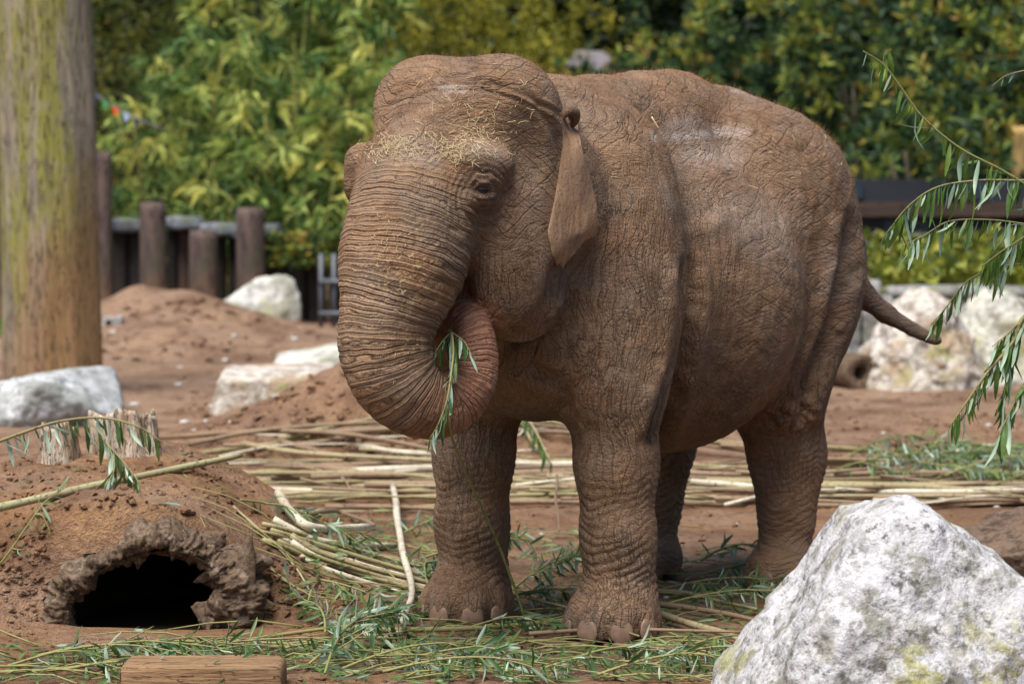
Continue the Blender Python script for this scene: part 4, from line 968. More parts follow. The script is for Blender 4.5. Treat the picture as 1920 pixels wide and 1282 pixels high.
for j, (y, q) in enumerate([(-.10, .985), (.25, .97), (.6, .85), (.9, .6), (1.0, .1)]):
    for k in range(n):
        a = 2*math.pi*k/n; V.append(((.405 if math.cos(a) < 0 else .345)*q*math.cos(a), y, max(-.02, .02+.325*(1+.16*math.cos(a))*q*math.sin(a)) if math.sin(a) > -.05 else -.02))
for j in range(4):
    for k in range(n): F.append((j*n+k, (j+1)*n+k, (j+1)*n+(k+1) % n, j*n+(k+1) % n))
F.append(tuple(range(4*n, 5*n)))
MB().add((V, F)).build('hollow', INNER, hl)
# weathered stump pieces sticking out of the mound
STW = wood_material('bleached_wood', (.52, .46, .38), (.27, .18, .12), (.07, .05, .035), None, None, (14, 14, 2), 1.0)
def stump(px, py, D, w, h_, seed, lb, mat):
    a = at(px, py, D); z = H(a.x, D); V = []; F = []; n = 60; m = 14
    for i in range(m+1):
        for k in range(n):
            an = 2*math.pi*k/n; c_, s_ = math.cos(an), math.sin(an); q = i/m
            hh_ = h_*(.85+.22*float(vn(np.array([[c_*2, s_*2, seed]]), seed)[0])+.06*float(vn(np.array([[c_*6, s_*6, seed]]), seed+5)[0]))
            r_ = (1.2-.32*q)*(1+.16*float(vn(np.array([[c_*4, s_*4, q*1.2]]), seed+1)[0])+.15*float(vn(np.array([[c_*9, s_*9, q*1.2]]), seed+2)[0])+.04*float(vn(np.array([[c_*22, s_*22, q*2]]), seed+4)[0]))
            V.append((w*r_*c_, w*.7*r_*s_, -.1+q*(hh_+.1)))
    for i in range(m):
        for k in range(n): F.append((i*n+k, i*n+(k+1) % n, (i+1)*n+(k+1) % n, (i+1)*n+k))
    V.append((0, 0, h_*.55)); F += [(m*n+k, m*n+(k+1) % n, len(V)-1) for k in range(n)]
    o = link('stump', mesh_from('stump', np.array(V), F), mat, None, (a.x, D, z)); tag(o, lb, 'stump', 'bleached stumps on the earth mound'); return o
stump(110, 885, 12.75, .085, .19, 3, 'narrow bleached stump on the left of the earth mound', STW)
stump(232, 850, 12.9, .15, .22, 8, 'wider frayed stump on the mound draped with willow leaves', STW)

# ------------------------------------------------------------------ sticks and poles
def stick_material(name, a, b, mark=(.06, .045, .03)):
    t = NT(name, .6, .35); v = t.coord('Object'); oi = t.n('ObjectInfo')
    c = t.mix(oi.outputs['Random'], a, b); c = t.mix(t.ramp(t.noise(v, 3, 4, .6), [(.45, 0), (.65, .6)]), c, (.24, .17, .10))
    c = t.mix(t.ramp(t.noise(v, 45, 4, .7), [(.36, .8), (.44, 0)]), c, mark)
    return t.fin(c, t.bump(t.noise(v, 60, 3), .4, .003))
ST1 = stick_material('willow_bark', (.23, .21, .09), (.35, .30, .17)); ST2 = stick_material('tan_bark', (.27, .19, .12), (.17, .11, .07)); ST3 = stick_material('white_bark', (.56, .52, .42), (.62, .58, .46)); ST4 = stick_material('green_shoot', (.16, .18, .055), (.25, .24, .085))
def stick(P, r0, r1, mat, label, group=None, wob=.02, seed=0, name='stick', n=8, nb=12, cat=None):
    P = np.array([list(p) for p in P], dtype=float); C_ = catmull(np.hstack([P, np.zeros((len(P), 1))]), max(2, nb//max(1, len(P)-1)))[:, :3]
    L_ = np.linalg.norm(np.diff(C_, axis=0), axis=1).sum(); s_ = np.linspace(0, L_, len(C_))
    for c in range(3): C_[:, c] += wob*(.5 if c == 2 else 1)*vn(np.stack([s_*1.6, np.full(len(C_), c*3.1), np.full(len(C_), seed*1.7)], -1), 7)
    rad = np.linspace(r0, r1, len(C_))*(1+.10*vn(np.stack([s_*9, np.full(len(C_), seed), np.zeros(len(C_))], -1), 3))
    o0 = C_[0].copy(); V, F = tube(C_-o0, rad, n)
    o = link(name, mesh_from(name, np.array([list(v) for v in V]), F), mat, None, tuple(o0))
    if label: tag(o, label, cat or 'stick', group)
    return o
gs = np.random.default_rng(91)
# long heap behind the elephant
for k in range(84):
    D = gs.uniform(15.9, 18.2 if k > 30 else 17.4); lay = int(gs.integers(0, 3)); r_ = gs.uniform(.007, .019) if k % 5 else gs.uniform(.020, .030)
    cx = gs.uniform(-1.6, 3.6) if k > 20 else gs.uniform(-1.3, .3); Ln = gs.uniform(1.6, 3.6)/2; sl = gs.normal()*.13
    if cx-Ln < -2.3: cx = -2.3+Ln+gs.uniform(0, .2)
    z = lambda x, y: H(x, y)+r_+lay*.030+.004
    P = [(cx+Ln*t, D+sl*Ln*t+.05*gs.normal(), 0) for t in (-1, -.35, .35, 1)]
    P = [(p[0], p[1], z(p[0], p[1])+(.02 if abs(t) == 1 else 0)) for p, t in zip(P, (-1, 0, 0, 1))]
    left = cx < .4; right = cx > 1.9
    gl = ('poles heaped behind the front legs, left part' if left else 'poles heaped to the right of the hind leg' if right else 'poles heaped behind the legs, middle part')
    mt_ = (ST1, ST2, ST1, ST2, ST1, ST2, ST3)[k % 7]; hue = {'willow_bark': 'olive ', 'tan_bark': 'brown ', 'white_bark': 'whitish peeled '}[mt_.name]
    stick(P, r_, r_*gs.uniform(.4, .85), mt_, hue+('thick ' if r_ > .02 else '')+('cut willow pole in the heap left of the front legs' if left else 'cut willow pole in the heap right of the hind legs' if right else 'cut willow pole in the heap seen between the legs'), gl, .055, k, 'pole', 7, 16, 'pole')
def gpath(pts, r, lift=0.0):
    out = []
    for px, py in pts:
        p = gp(px, py, r); out.append((p.x, p.y, H(p.x, p.y)+r+lift))
    return out
for k in range(34):
    D = gs.uniform(15.7, 18.2); x = gs.uniform(-2.1, 4.2); an = gs.normal()*.55; Ln = gs.uniform(.4, 1.3)/2; r_ = gs.uniform(.006, .013)
    P = [(x+Ln*t*math.cos(an), D+Ln*t*math.sin(an)+.06*gs.normal(), 0) for t in (-1, -.3, .4, 1)]; P = [(p[0], p[1], H(p[0], p[1])+.05+gs.uniform(0, .06)) for p in P]
    stick(P, r_, r_*.5, (ST2, ST1, ST3)[k % 3], 'short loose twig lying askew on top of the long heap of poles', 'loose twigs on the pole heap', .03, 150+k, 'twig', 6, 10, 'twig')
# slanting bundle leading to the far front foot
for k in range(13):
    o_ = k*7.5; r_ = gs.uniform(.010, .018)
    stick(gpath([(490+gs.uniform(-15, 60), 985+o_*.45), (600, 1010+o_*.55), (720, 1042+o_*.62), (850+gs.uniform(-20, 30), 1072+o_*.66)], r_, .01*(k % 3)), r_, r_*.7, ST1 if k % 3 else ST3, 'thin greenish pole of the slanting bundle that points at the far front foot', 'slanting bundle of poles', .012, 200+k, 'pole', 7, 12, 'pole')
single = [([(520, 945), (548, 985), (590, 1010), (690, 1008)], .022, .017, ST3, 'crooked pale stick with its cut end raised, at the head of the slanting bundle', .05),
 ([(512, 975), (560, 1000), (620, 1018), (740, 1022)], .020, .014, ST3, 'thick bent pale stick lying under the crooked raised one', .0),
 ([(585, 975), (630, 968), (680, 985), (700, 995)], .013, .010, ST2, 'dark arched twig lying above the slanting bundle', .03),
 ([(735, 925), (745, 985), (755, 1055), (772, 1120), (765, 1165), (752, 1195)], .019, .013, ST3, 'white barked stick standing out upright on the ground before the far front foot', .06),
 ([(752, 1195), (720, 1203), (690, 1200), (668, 1180)], .014, .009, ST3, 'white barked stick curving away from the foot of the upright white one', .02),
 ([(662, 1175), (700, 1160), (745, 1147), (790, 1140)], .008, .006, ST1, 'thin straight twig pointing at the toes of the far front foot', .02),
 ([(620, 1192), (760, 1190), (900, 1186), (1090, 1168)], .013, .010, ST4, 'olive green pole lying right in front of the far front foot', .02),
 ([(640, 1215), (760, 1205), (870, 1205), (990, 1198)], .014, .010, ST4, 'olive pole parallel to and below the one touching the far front foot', .0),
 ([(700, 1228), (800, 1214), (900, 1200), (1000, 1196)], .015, .010, ST4, 'olive pole crossing beneath the parallel pair before the front feet', .0),
 ([(800, 1240), (900, 1232), (1000, 1226), (1060, 1214)], .011, .008, ST4, 'green shoot lying below the near front foot, left of its toes', .0),
 ([(640, 1262), (780, 1250), (900, 1244), (1050, 1240)], .010, .007, ST1, 'thin pale pole along the bottom edge left of the near front foot', .0),
 ([(990, 1210), (1130, 1202), (1250, 1204), (1390, 1208)], .009, .006, ST2, 'brown twig lying across the toes of the near front foot', .05),
 ([(990, 1142), (1080, 1165), (1140, 1195), (1200, 1215)], .006, .004, ST4, 'thin yellow shoot leaning against the near front foot', .05),
 ([(1225, 1115), (1290, 1120), (1350, 1135), (1420, 1150)], .012, .008, ST1, 'pale branch lying just behind the heel of the near front foot', .02),
 ([(1235, 1140), (1310, 1150), (1380, 1162), (1450, 1180)], .013, .009, ST2, 'brown branch second behind the heel of the near front foot', .02),
 ([(1240, 1160), (1300, 1180), (1370, 1200), (1420, 1230)], .017, .012, ST1, 'thick olive branch slanting from the near front foot to the white boulder', .02),
 ([(1150, 1222), (1230, 1228), (1310, 1238), (1400, 1262)], .009, .006, ST2, 'bent twig between the near front foot and the white boulder', .03),
 ([(530, 850), (600, 868), (650, 880)], .022, .012, ST2, 'dark pointed stick lying on the far side of the long heap', .07),
 ([(668, 842), (740, 852), (815, 858)], .018, .014, ST3, 'pale peeled pole lying alone beyond the long heap behind the trunk', .02),
 ([(455, 855), (560, 872), (700, 882), (820, 888)], .020, .013, ST1, 'long thin pole on top of the heap starting behind the mound', .08),
 ([(1045, 930), (1043, 975), (1048, 1040)], .008, .006, ST2, 'dark twig standing upright between the front legs', .12),
 ([(0, 1268), (120, 1262), (260, 1240), (400, 1225)], .008, .006, ST4, 'yellowish shoot lying along the bottom left in front of the hollow log', .02),
 ([(380, 1222), (520, 1200), (640, 1185), (760, 1172)], .009, .006, ST4, 'yellowish shoot running from the hollow log towards the far front foot', .02),
 ([(440, 955), (500, 1010), (550, 1065), (578, 1110)], .006, .004, ST1, 'thin wilted twig lying down the right slope of the mound', .01)]
for k, (pp_, r0, r1, m_, lb, lf) in enumerate(single): stick(gpath(pp_, r0, lf), r0, r1, m_, lb, None, .006, 300+k, 'stick', 8, 16)
# long cane resting on the mound
ca, cb, cc_ = at(-60, 965, 11.9), at(200, 905, 12.3), at(452, 852, 12.9)
stick([ca, cb, cc_], .019, .014, stick_material('cane', (.30, .30, .16), (.36, .33, .20)), 'long greenish cane slanting across the earth mound from the left edge', None, .01, 400, 'cane', 10, 24, 'cane')
# sawn plank end at the very bottom
PLK = wood_material('sawn_wood', (.30, .185, .10), (.21, .13, .07), (.10, .06, .04), None, None, (.8, 8, 8), 1.4)
a = at(380, 1245, 10.55); V, F = ICO[4]; 
o = rock('timber_log', (a.x, 10.62, a.z-.14), [((1, 0, 0), .30), ((-1, 0, 0), .30), ((0, 0, 1), .14), ((0, 0, -1), .14), ((0, -1, 0), .13), ((0, 1, 0), .13), ((1, 0, 1), .30)], PLK, 6, .012, 410, .02); tag(o, 'squared brown timber showing its top at the bottom edge', 'timber')

# ------------------------------------------------------------------ willow leaves
def leafmesh(k, w=.14, curl=.2, seg=5):
    g_ = np.random.default_rng(600+k); V = []; F = []; tw = g_.uniform(-.5, .5)
    for i in range(seg+1):
        t = i/seg; ww = w*.5*(math.sin(math.pi*min(1, (t*.93+.03)))**.75); z = -curl*t*t+.03*math.sin(t*7+k); a = tw*t
        for q in (-1, 0, 1):
            V.append((q*ww*math.cos(a), t, z+q*ww*math.sin(a)+(abs(q)*ww*.35)))
    for i in range(seg):
        for q in (0, 1): F.append((i*3+q, i*3+q+1, i*3+q+4, i*3+q+3))
    return np.array(V), np.array(F)
LM = [leafmesh(k, .13+.02*(k % 3), (.05, .25, .15, .4, -.1, .3)[k]) for k in range(6)]
def willow_mat(name, top1, top2, back, sp=.35):
    t = NT(name, .42, .5); oi = t.n('ObjectInfo'); v = t.coord('Object'); n = t.noise(v, 8, 3, .6)
    a_ = t.n('Attribute'); a_.attribute_name = 'rnd'
    f = t.math('ADD', t.math('MULTIPLY', n, .5), t.math('MULTIPLY', t.math('ADD', oi.outputs['Random'], a_.outputs['Fac']), .4))
    c = t.mix(t.ramp(f, [(.3, 0), (.75, 1)]), top1, top2); gm = t.n('NewGeometry'); c = t.mix(gm.outputs['Backfacing'], c, back)
    t.fin(c); tr = t.n('BsdfTranslucent'); t.l(c, tr.inputs['Color']); mx = t.n('MixShader'); mx.inputs[0].default_value = .25
    t.l(t.b.outputs[0], mx.inputs[1]); t.l(tr.outputs[0], mx.inputs[2]); t.l(mx.outputs[0], t.t.nodes['Material Output'].inputs[0]); return t.m
WL = willow_mat('willow_leaf', (.07, .15, .03), (.17, .25, .035), (.30, .42, .30)); WG = willow_mat('cut_willow_leaf', (.045, .11, .035), (.13, .20, .05), (.34, .46, .36))
for k in range(6):
    pass
LME = []; LMM = {}
for k in range(6):
    me = mesh_from('leaf', LM[k][0], LM[k][1]); LME.append(me)
def frame(y, up=(0, 0, 1)):
    y = Vector(y).normalized(); x = y.cross(Vector(up))
    if x.length < 1e-3: x = Vector((1, 0, 0))
    x.normalize(); return Matrix((x, y, x.cross(y))).transposed()
def branch(P, r0, r1, nleaf, ll, label, group=None, mat=None, lmat=None, droop=.7, seed=0, parts=True, name='willow_branch', start=.08, twigs=(), spread=.8, cat='branch', wind=(0, 0, 0)):
    """stem (with side twigs) and single leaves"""
    g_ = np.random.default_rng(700+seed); mat = mat or ST4; lmat = lmat or WL
    th = empty(name, tuple(P[0])); tag(th, label, cat, group); o0 = np.array(list(P[0]))
    sb = MB(); lines = []
    for pts, a_, b_ in [(P, r0, r1)]+list(twigs):
        A = np.array([list(p) for p in pts], dtype=float)-o0; C_ = catmull(np.hstack([A, np.zeros((len(A), 1))]), 6)[:, :3]
        V, F = tube(C_, np.linspace(a_, b_, len(C_)), 6); sb.add((V, F)); lines.append(C_)
    sb.build('stem', mat, th)
    tot = [np.linalg.norm(np.diff(l, axis=0), axis=1).sum() for l in lines]; BV = []; BF = []; BR = []; nb_ = 0
    for l, T in zip(lines, tot):
        m = max(3, int(nleaf*T/sum(tot))); s_ = np.concatenate([[0], np.cumsum(np.linalg.norm(np.diff(l, axis=0), axis=1))])
        for i in range(m):
            q = start+(1-start)*(i+g_.random()*.6)/m; q = min(q, .999); p = np.array([np.interp(q*T, s_, l[:, c]) for c in range(3)])
            j = min(len(l)-2, np.searchsorted(s_, q*T)-1 if q*T > 0 else 0); tg = l[j+1]-l[j]; tg = tg/np.linalg.norm(tg)
            sd = g_.normal(size=3); sd -= tg*(sd@tg); sd /= np.linalg.norm(sd)
            d = tg*g_.uniform(.1, .7)+sd*spread*(1-droop*.7)*g_.uniform(.4, 1.2)+np.array([0, 0, -droop*2.2])*g_.uniform(.1, 1.5)+np.array(wind)
            d /= np.linalg.norm(d); k = int(g_.integers(0, 6)); sc_ = ll*g_.uniform(.4, 1.2)*(1-.35*max(0, q-.85)/.15)
            up = g_.normal(size=3)+np.array([0, -.4, .8]); M = frame(d, up)
            if parts:
                if (k, lmat.name) not in LMM:
                    LMM[(k, lmat.name)] = LME[k].copy(); LMM[(k, lmat.name)].materials.append(lmat)
                o = bpy.data.objects.new('leaf', LMM[(k, lmat.name)]); COL.objects.link(o); o.parent = th
                o.matrix_local = Matrix.Translation(p)@M.to_4x4()@Matrix.Diagonal((sc_, sc_, sc_, 1))
            else:
                R = np.array(M); W_ = LM[k][0]*sc_@R.T+p; BV.append(W_); BF.append(LM[k][1]+nb_); nb_ += len(W_); BR.append(np.full(len(W_), g_.random()))
    if not parts and BV:
        me = mesh_from('leaves', np.vstack(BV), np.vstack(BF)); setattr_f(me, 'rnd', np.concatenate(BR)); o = link('leaves', me, lmat, th); tag(o, kind='stuff')
    return th
# ---- living twigs reaching in at the right
D = 10.6
def A(pts, D0=D, dd=0.0): return [at(x, y, D0+dd*i) for i, (x, y) in enumerate(pts)]
branch(A([(2010, 420), (1950, 365), (1880, 320), (1800, 278), (1730, 220), (1690, 165), (1655, 120), (1618, 96)]), .006, .002, 50, .125, 'topmost willow twig arching up over the evergreens at the right', None, None, WL, .95, 1, True, 'willow_branch', .1,
       [(A([(1655, 120), (1660, 100), (1672, 92)]), .002, .001)])
branch(A([(2000, 330), (1920, 338), (1840, 338), (1760, 350), (1705, 385), (1660, 440)]), .005, .002, 62, .135, 'willow twig drooping leftwards towards the rump, level with the eye', None, None, WL, 1.0, 2)
branch(A([(2010, 440), (1920, 420), (1850, 412), (1780, 415), (1735, 440), (1690, 462)], 10.75), .004, .002, 50, .12, 'willow twig just below the one level with the eye', None, None, WL, .95, 3)
branch(A([(2000, 505), (1930, 495), (1860, 505), (1810, 530), (1775, 575), (1745, 610)], 10.8), .004, .0018, 32, .11, 'thin willow twig whose end hangs right of the tip of the tail', None, None, WL, .9, 4, True, 'willow_branch', .35)
branch(A([(2010, 560), (1925, 590), (1900, 640), (1850, 700), (1815, 750), (1780, 800)], 10.5), .011, .002, 84, .135, 'leafy willow branch hanging lowest at the right over the earth', None, None, WL, 1.0, 5, True, 'willow_branch', .1, [(A([(1900, 640), (1890, 690), (1880, 760)], 10.5), .004, .0015), (A([(1925, 590), (1890, 625), (1860, 650)], 10.5), .004, .0015)])
branch(A([(2000, 650), (1945, 690), (1910, 740), (1885, 790), (1868, 830)], 10.4), .006, .002, 38, .13, 'short willow twig in the right corner below the leafiest branch', None, None, WL, 1.0, 6)
branch(A([(2010, 380), (1960, 400), (1925, 440), (1880, 470), (1840, 500)], 10.7), .005, .002, 46, .12, 'willow twig crowding the right edge beside the ground cover', None, None, WL, .9, 7)
branch(A([(1960, 128), (1920, 133), (1885, 143), (1860, 162)], 11.6), .004, .0015, 0, .05, 'bare brown twig poking in at the right edge near the top', None, ST2, WL, .9, 8, True, 'twig')
# ---- sprig held in the trunk tip
tipw = l2w(TC[-2, :3]); pt = [at(846, 622, 10.93), at(850, 660, 10.84), at(846, 700, 10.78), at(838, 750, 10.74), at(822, 795, 10.74), at(806, 822, 10.76)]
branch([Vector(tipw)]+pt, .006, .002, 84, .105, 'leafy willow sprig held in the curled tip of the trunk', None, ST4, WG, .95, 20, True, 'willow_sprig', .12, [([pt[0], at(870, 640, 10.85), at(886, 668, 10.82)], .003, .001), ([pt[0], at(828, 642, 10.85), at(812, 668, 10.84)], .003, .001)], .5)
p_ = [at(846, 800, 10.85), at(870, 870, 11.2), at(905, 950, 11.45), at(935, 1020, 11.6), at(965, 1100, 11.68), at(985, 1160, 11.72)]
stick([at(848, 700, 10.86)]+p_, .005, .006, ST4, 'thin green willow shoot hanging from the trunk down to the ground between the feet', None, .01, 430, 'shoot', 6, 24, 'shoot')
# ---- draped over the stumps
branch([at(-30, 838, 12.2), at(40, 812, 12.35), at(110, 790, 12.45), at(190, 783, 12.5), at(260, 800, 12.5), at(305, 830, 12.5)], .008, .003, 66, .13, 'willow branch lying across both stumps with pale drooping leaves', None, ST1, WG, .8, 21, True, 'willow_branch', .12, [([at(170, 790, 12.45), at(200, 830, 12.4), at(215, 875, 12.3), at(195, 915, 12.2)], .004, .002), ([at(200, 830, 12.4), at(235, 870, 12.3), at(262, 905, 12.2)], .003, .002)])
branch([gp(300, 885), gp(330, 880), gp(365, 905)], .004, .002, 12, .09, 'little leafy twig on the ridge of the mound behind the long cane', None, ST1, WG, .3, 22)
# ---- cut leafy branches on the ground
def ground_branch(px, py, ang, Ln, nl, seed, label, ll=.095, group=None, lift=.03, twn=4, parts=True, spread=.9, droop=.25, r=.006, rise=0.0):
    g_ = np.random.default_rng(800+seed); p0 = gp(px, py); d = np.array([math.cos(ang), math.sin(ang)]); P = []; 
    for i in range(6):
        t = i/5; w_ = np.array([-d[1], d[0]])*.12*Ln*math.sin(t*3+seed); q = np.array([p0.x, p0.y])+d*Ln*t+w_; P.append((q[0], q[1], H(q[0], q[1])+lift*math.sin(t*math.pi*.8+.3)+.012+rise*t))
    tw = []
    for j in range(twn):
        i = 1+j % 4; b_ = np.array(P[i]); a2 = ang+(1 if j % 2 else -1)*g_.uniform(.4, .9); L2 = Ln*g_.uniform(.25, .45); Q = []
        for t in (0, .5, 1):
            x_, y_ = b_[0]+math.cos(a2)*L2*t, b_[1]+math.sin(a2)*L2*t; Q.append((x_, y_, max(b_[2]*(1-t)+(H(x_, y_)+.02+g_.uniform(0, .05))*t+rise*t, H(x_, y_)+.01)))
        tw.append((Q, r*.6, r*.3))
    return branch(P, r, r*.4, nl, ll, label, group, ST4, WG, droop, 50+seed, parts, 'willow_branch', .1, tw, spread)
gbr = [
 (15, 1262, .15, .9, 90, 'cut willow branch in the bottom left corner'), (60, 1250, -.1, .7, 70, 'cut willow branch with splayed pale leaves under the hollow log'),
 (110, 1278, .1, .8, 90, 'cut willow branch along the bottom edge left of the squared timber'), (330, 1228, .05, .9, 60, 'cut willow branch above the squared timber'),
 (180, 1230, -.05, .7, 60, 'cut willow branch right under the black hollow'), (560, 1250, .7, .6, 90, 'cut willow branch standing up just right of the squared timber'),
 (600, 1275, 1.1, .65, 110, 'leafy cut willow branch fanning up from the bottom edge, right of the timber'), (650, 1272, .35, .7, 90, 'cut willow branch with silvery leaf backs near the bottom centre'),
 (720, 1280, .1, .7, 90, 'cut willow branch at the bottom edge left of centre'), (760, 1252, .0, .5, 60, 'cut willow branch below the olive poles'),
 (600, 1200, 1.9, .35, 50, 'small cut willow branch pointing up the slope of the mound'), (1010, 1262, .1, .6, 80, 'cut willow branch just below the toes of the near front foot'),
 (1120, 1274, .0, .6, 80, 'cut willow branch at the bottom edge beneath the near front foot'), (1230, 1262, .2, .5, 80, 'cut willow branch between the near front foot and the white boulder'),
 (1290, 1225, -.3, .45, 60, 'cut willow branch whose silvery leaves touch the foot of the white boulder'), (1250, 1150, .5, .6, 70, 'cut willow branch behind the heel of the near front foot'),
 (1240, 1115, .1, .6, 60, 'cut willow branch in front of the far hind foot'), (1310, 1085, .1, .6, 70, 'cut willow branch lying between the two hind feet'), (1310, 1060, .2, .4, 40, 'small cut willow branch right of the far hind foot'),
 (1400, 1120, .5, .35, 40, 'cut willow branch before the near hind foot, touching the boulder'), (940, 1150, .6, .5, 90, 'dark leafy branch low between the front feet'), (985, 1120, 1.2, .6, 100, 'dark leafy branch heaped between the front legs'),
 (1000, 1080, .6, .5, 80, 'leafy branch at knee height between the front legs'), (780, 1050, .5, .55, 90, 'leafy branch beside the far front leg on top of the slanting bundle'), (740, 1015, .2, .5, 80, 'leafy branch on the upper side of the slanting bundle'),
 (800, 1110, 1.4, .4, 70, 'leafy branch right behind the far front foot'), (460, 965, .5, .6, 90, 'wilted leafy branch beyond the mound, at the head of the slanting bundle'), (590, 1105, -.3, .4, 50, 'wilted dark leafy twig lying at the foot of the mound'),
 (880, 1190, .0, .35, 30, 'small leafy twig at the toes of the far front foot'), (0, 1065, .2, .25, 18, 'tiny leafy twig on the mound at the left edge')]
for k, (px, py, an, Ln, nl, lb) in enumerate(gbr): ground_branch(px, py, an, Ln, int(nl*1.0), k, lb, rise=.12 if k in (5, 6, 21, 22, 23, 24) else .03, lift=.06, parts=nl >= 70 or k in (28, 29))
for k, (px, py, Ln) in enumerate([(1530, 905, 1.2), (1600, 900, 1.2), (1560, 880, 1.0), (1680, 915, 1.2), (1760, 925, 1.0), (1850, 935, 1.0), (1620, 885, .9), (1720, 905, .9)]):
    ground_branch(px, py, gs.uniform(-.1, .4), Ln, 170, 60+k, ['leafy willow cuttings at the left end of the far green heap', 'leafy willow cuttings in the thick of the far green heap', 'leafy willow cuttings along the back of the far green heap', 'leafy willow cuttings above the tip of the white boulder', 'leafy willow cuttings thinning out towards the right edge', 'leafy willow cuttings at the right edge over the pole heap', 'leafy willow cuttings topmost in the far green heap', 'leafy willow cuttings sloping down on the far green heap'][k], .10, 'far heap of leafy willow cuttings', .16, 5, False, rise=.05)
branch([at(975, 770, 16.8), at(1000, 800, 16.5), at(1020, 840, 16.3), at(1035, 870, 16.2)], .008, .004, 24, .12, 'yellowing willow twig seen through the gap under the chest', None, ST1, WG, .8, 90, False)
# loose litter
gl_ = np.random.default_rng(95); BV = []; BF = []; BR = []; nb_ = 0
zones = [(900, (0, 1400), (1215, 1285)), (300, (540, 1420), (1100, 1230)), (330, (700, 1100), (990, 1200)), (160, (1500, 1900), (870, 945)), (170, (0, 1900), (820, 1100)), (260, (560, 860), (960, 1110)), (140, (1230, 1420), (1040, 1200))]
for n_, xr, yr in zones:
    qx, qy = gl_.uniform(*xr, n_), gl_.uniform(*yr, n_); ok = ~((qx > 95) & (qx < 500) & (qy > 960) & (qy < 1195))
    for p in gpb(qx[ok], qy[ok]):
        k = int(gl_.integers(0, 6)); an = gl_.uniform(0, 6.3); d = Vector((math.cos(an), math.sin(an)*.7, gl_.uniform(-.1, .25))); R = np.array(frame(d, gl_.normal(size=3)*.5+np.array([0, 0, 1.]))); s_ = gl_.uniform(.05, .10)
        q = p+np.array([0, 0, gl_.uniform(.006, .03)]); W_ = LM[k][0]*s_@R.T+q; BV.append(W_); BF.append(LM[k][1]+nb_); nb_ += len(W_); BR.append(np.full(len(W_), gl_.random()))
me = mesh_from('leaf_litter', np.vstack(BV), np.vstack(BF)); setattr_f(me, 'rnd', np.concatenate(BR)); tag(link('leaf_litter', me, WG), 'loose willow leaves scattered over the earth round the elephant', 'leaves', kind='stuff')
# crumbs and clods of soil
CLV, CLF = ico(1); BV = []; BF = []; gc = np.random.default_rng(97)
for n_, xr, yr, smx in ((700, (300, 700), (960, 1190), .022), (500, (0, 480), (860, 1010), .016), (500, (330, 800), (700, 870), .035), (350, (180, 640), (560, 680), .05), (500, (0, 1500), (1190, 1280), .014), (400, (520, 1500), (960, 1190), .018), (300, (1500, 1920), (740, 860), .03), (250, (0, 120), (1000, 1200), .02)):
    qx, qy = gc.uniform(*xr, n_), gc.uniform(*yr, n_); ok = ~((qx > 90) & (qx < 500) & (qy > 965) & (qy < 1195))
    for p in gpb(qx[ok], qy[ok]):
        s_ = smx*gc.uniform(.15, 1)**2+.003
        W_ = CLV*(1+.3*gc.normal(size=(len(CLV), 1)))*s_*np.array([1, 1, .7])+p+np.array([0, 0, s_*.15]); BV.append(W_); BF.append(CLF+len(CLV)*len(BF))
tag(link('clods', mesh_from('clods', np.vstack(BV), np.vstack(BF), False), SOIL), 'crumbs and clods of loose reddish soil lying on the mounds', 'clods', kind='stuff')
# thin twigs amid the litter
tb = MB()
for i in range(170):
    px, py = (gl_.uniform(0, 1400), gl_.uniform(1205, 1285)) if i < 110 else (gl_.uniform(480, 1350), gl_.uniform(1000, 1200))
    if 95 < px < 500 and py < 1200: continue
    p = gp(px, py); an = gl_.normal()*.35+(math.pi if gl_.random() < .5 else 0); L2 = gl_.uniform(.15, .6); Q = []
    for t in (0, .33, .66, 1):
        x_, y_ = p.x+math.cos(an)*L2*t, p.y+math.sin(an)*L2*t+.03*math.sin(t*5+i); Q.append((x_, y_))
    Q = [(a_, b_, h_+.008+.03*math.sin(t*3)) for (a_, b_), h_, t in zip(Q, height([q_[0] for q_ in Q], [q_[1] for q_ in Q]), (0, .33, .66, 1))]
    tb.add(tube(Q, [.0045, .004, .003, .002], 5))
tag(tb.build('twigs', ST4), 'fine yellow green twigs strewn over the ground before the feet', 'twigs', kind='stuff')

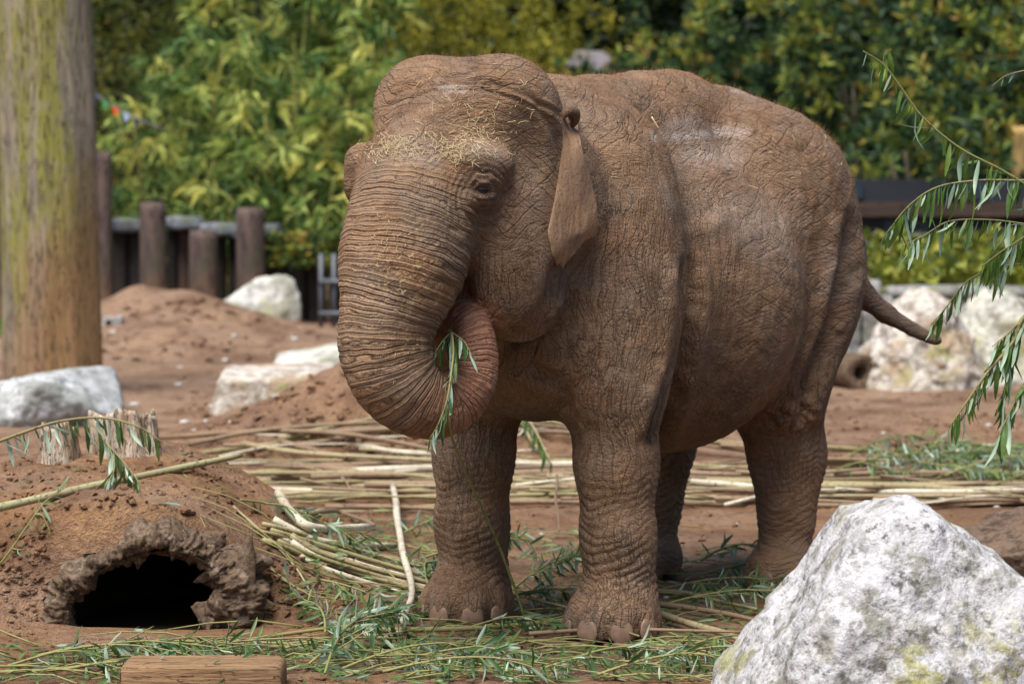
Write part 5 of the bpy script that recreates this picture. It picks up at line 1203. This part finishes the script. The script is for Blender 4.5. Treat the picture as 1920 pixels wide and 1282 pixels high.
# ------------------------------------------------------------------ hay on the head, hair on the back
HAY = NT('hay', .7, .3).fin((.60, .50, .30)); g9 = np.random.default_rng(96); V = []; F = []
hz_ = [(150, (735, 278), (48, 24)), (130, (850, 282), (45, 26)), (90, (890, 255), (45, 34)), (40, (800, 265), (80, 40)), (60, (860, 190), (110, 45)), (30, (930, 230), (60, 60)), (60, (730, 480), (45, 60)), (20, (740, 620), (50, 80)), (14, (1500, 300), (120, 60)), (12, (1250, 300), (100, 80))]
for n_, c, s_ in hz_:
    for i in range(n_):
        px, py = c[0]+g9.normal()*s_[0]*.6, c[1]+g9.normal()*s_[1]*.6; p, nn = hit(px, py)
        if p is None: continue
        t = Vector(g9.normal(size=3)); t = (t-nn*t.dot(nn)*.75).normalized(); L2 = g9.uniform(.012, .045)*(.6 if c[1] > 400 else 1); b = p+nn*.003
        m = b+t*L2*.5+Vector(g9.normal(size=3))*.004; w_ = nn.cross(t).normalized()*.0011; k = len(V)
        for q in (b, m, b+t*L2): V += [q+w_, q-w_+nn*.0006, q+nn*.0018]
        for j in (0, 3): F += [(k+j, k+j+1, k+j+4, k+j+3), (k+j+1, k+j+2, k+j+5, k+j+4), (k+j+2, k+j, k+j+3, k+j+5)]
tag(link('hay', mesh_from('hay', np.array([list(v) for v in V]), F), HAY), 'wisps of dry hay caught on the brow and forehead of the elephant', 'hay', kind='stuff')
p, nn = hit(1233, 245)
if p: stick([at(1219, 221, 12.3) if False else p+Vector((-.035, 0, .052))+nn*.012, p+nn*.008], .0035, .003, HAY, 'single yellow straw lying on the side of the back', None, 0, 1, 'straw', 6, 4, 'straw')
HAIR = NT('hair_fibre', .6, .3).fin((.20, .10, .04)); V = []; F = []
sel = np.nonzero((NW[:, 2] > .35)*(EV[:, 2] > 2.0))[0]; sel = g9.choice(sel, 5200)
for i in sel:
    p = EW[i]-EO; n_ = NW[i]; t = n_+g9.normal(size=3)*.35+np.array([0, 0, .15]); t /= np.linalg.norm(t); L2 = g9.uniform(.012, .034); s_ = np.cross(t, [.3, .9, .1]); s_ /= np.linalg.norm(s_); k = len(V)
    V += [p-s_*.0007, p+s_*.0007, p+t*L2+g9.normal(size=3)*.004]; F.append((k, k+1, k+2))
tag(link('hair', mesh_from('hair', np.array(V), F), HAIR, ele), kind='stuff')
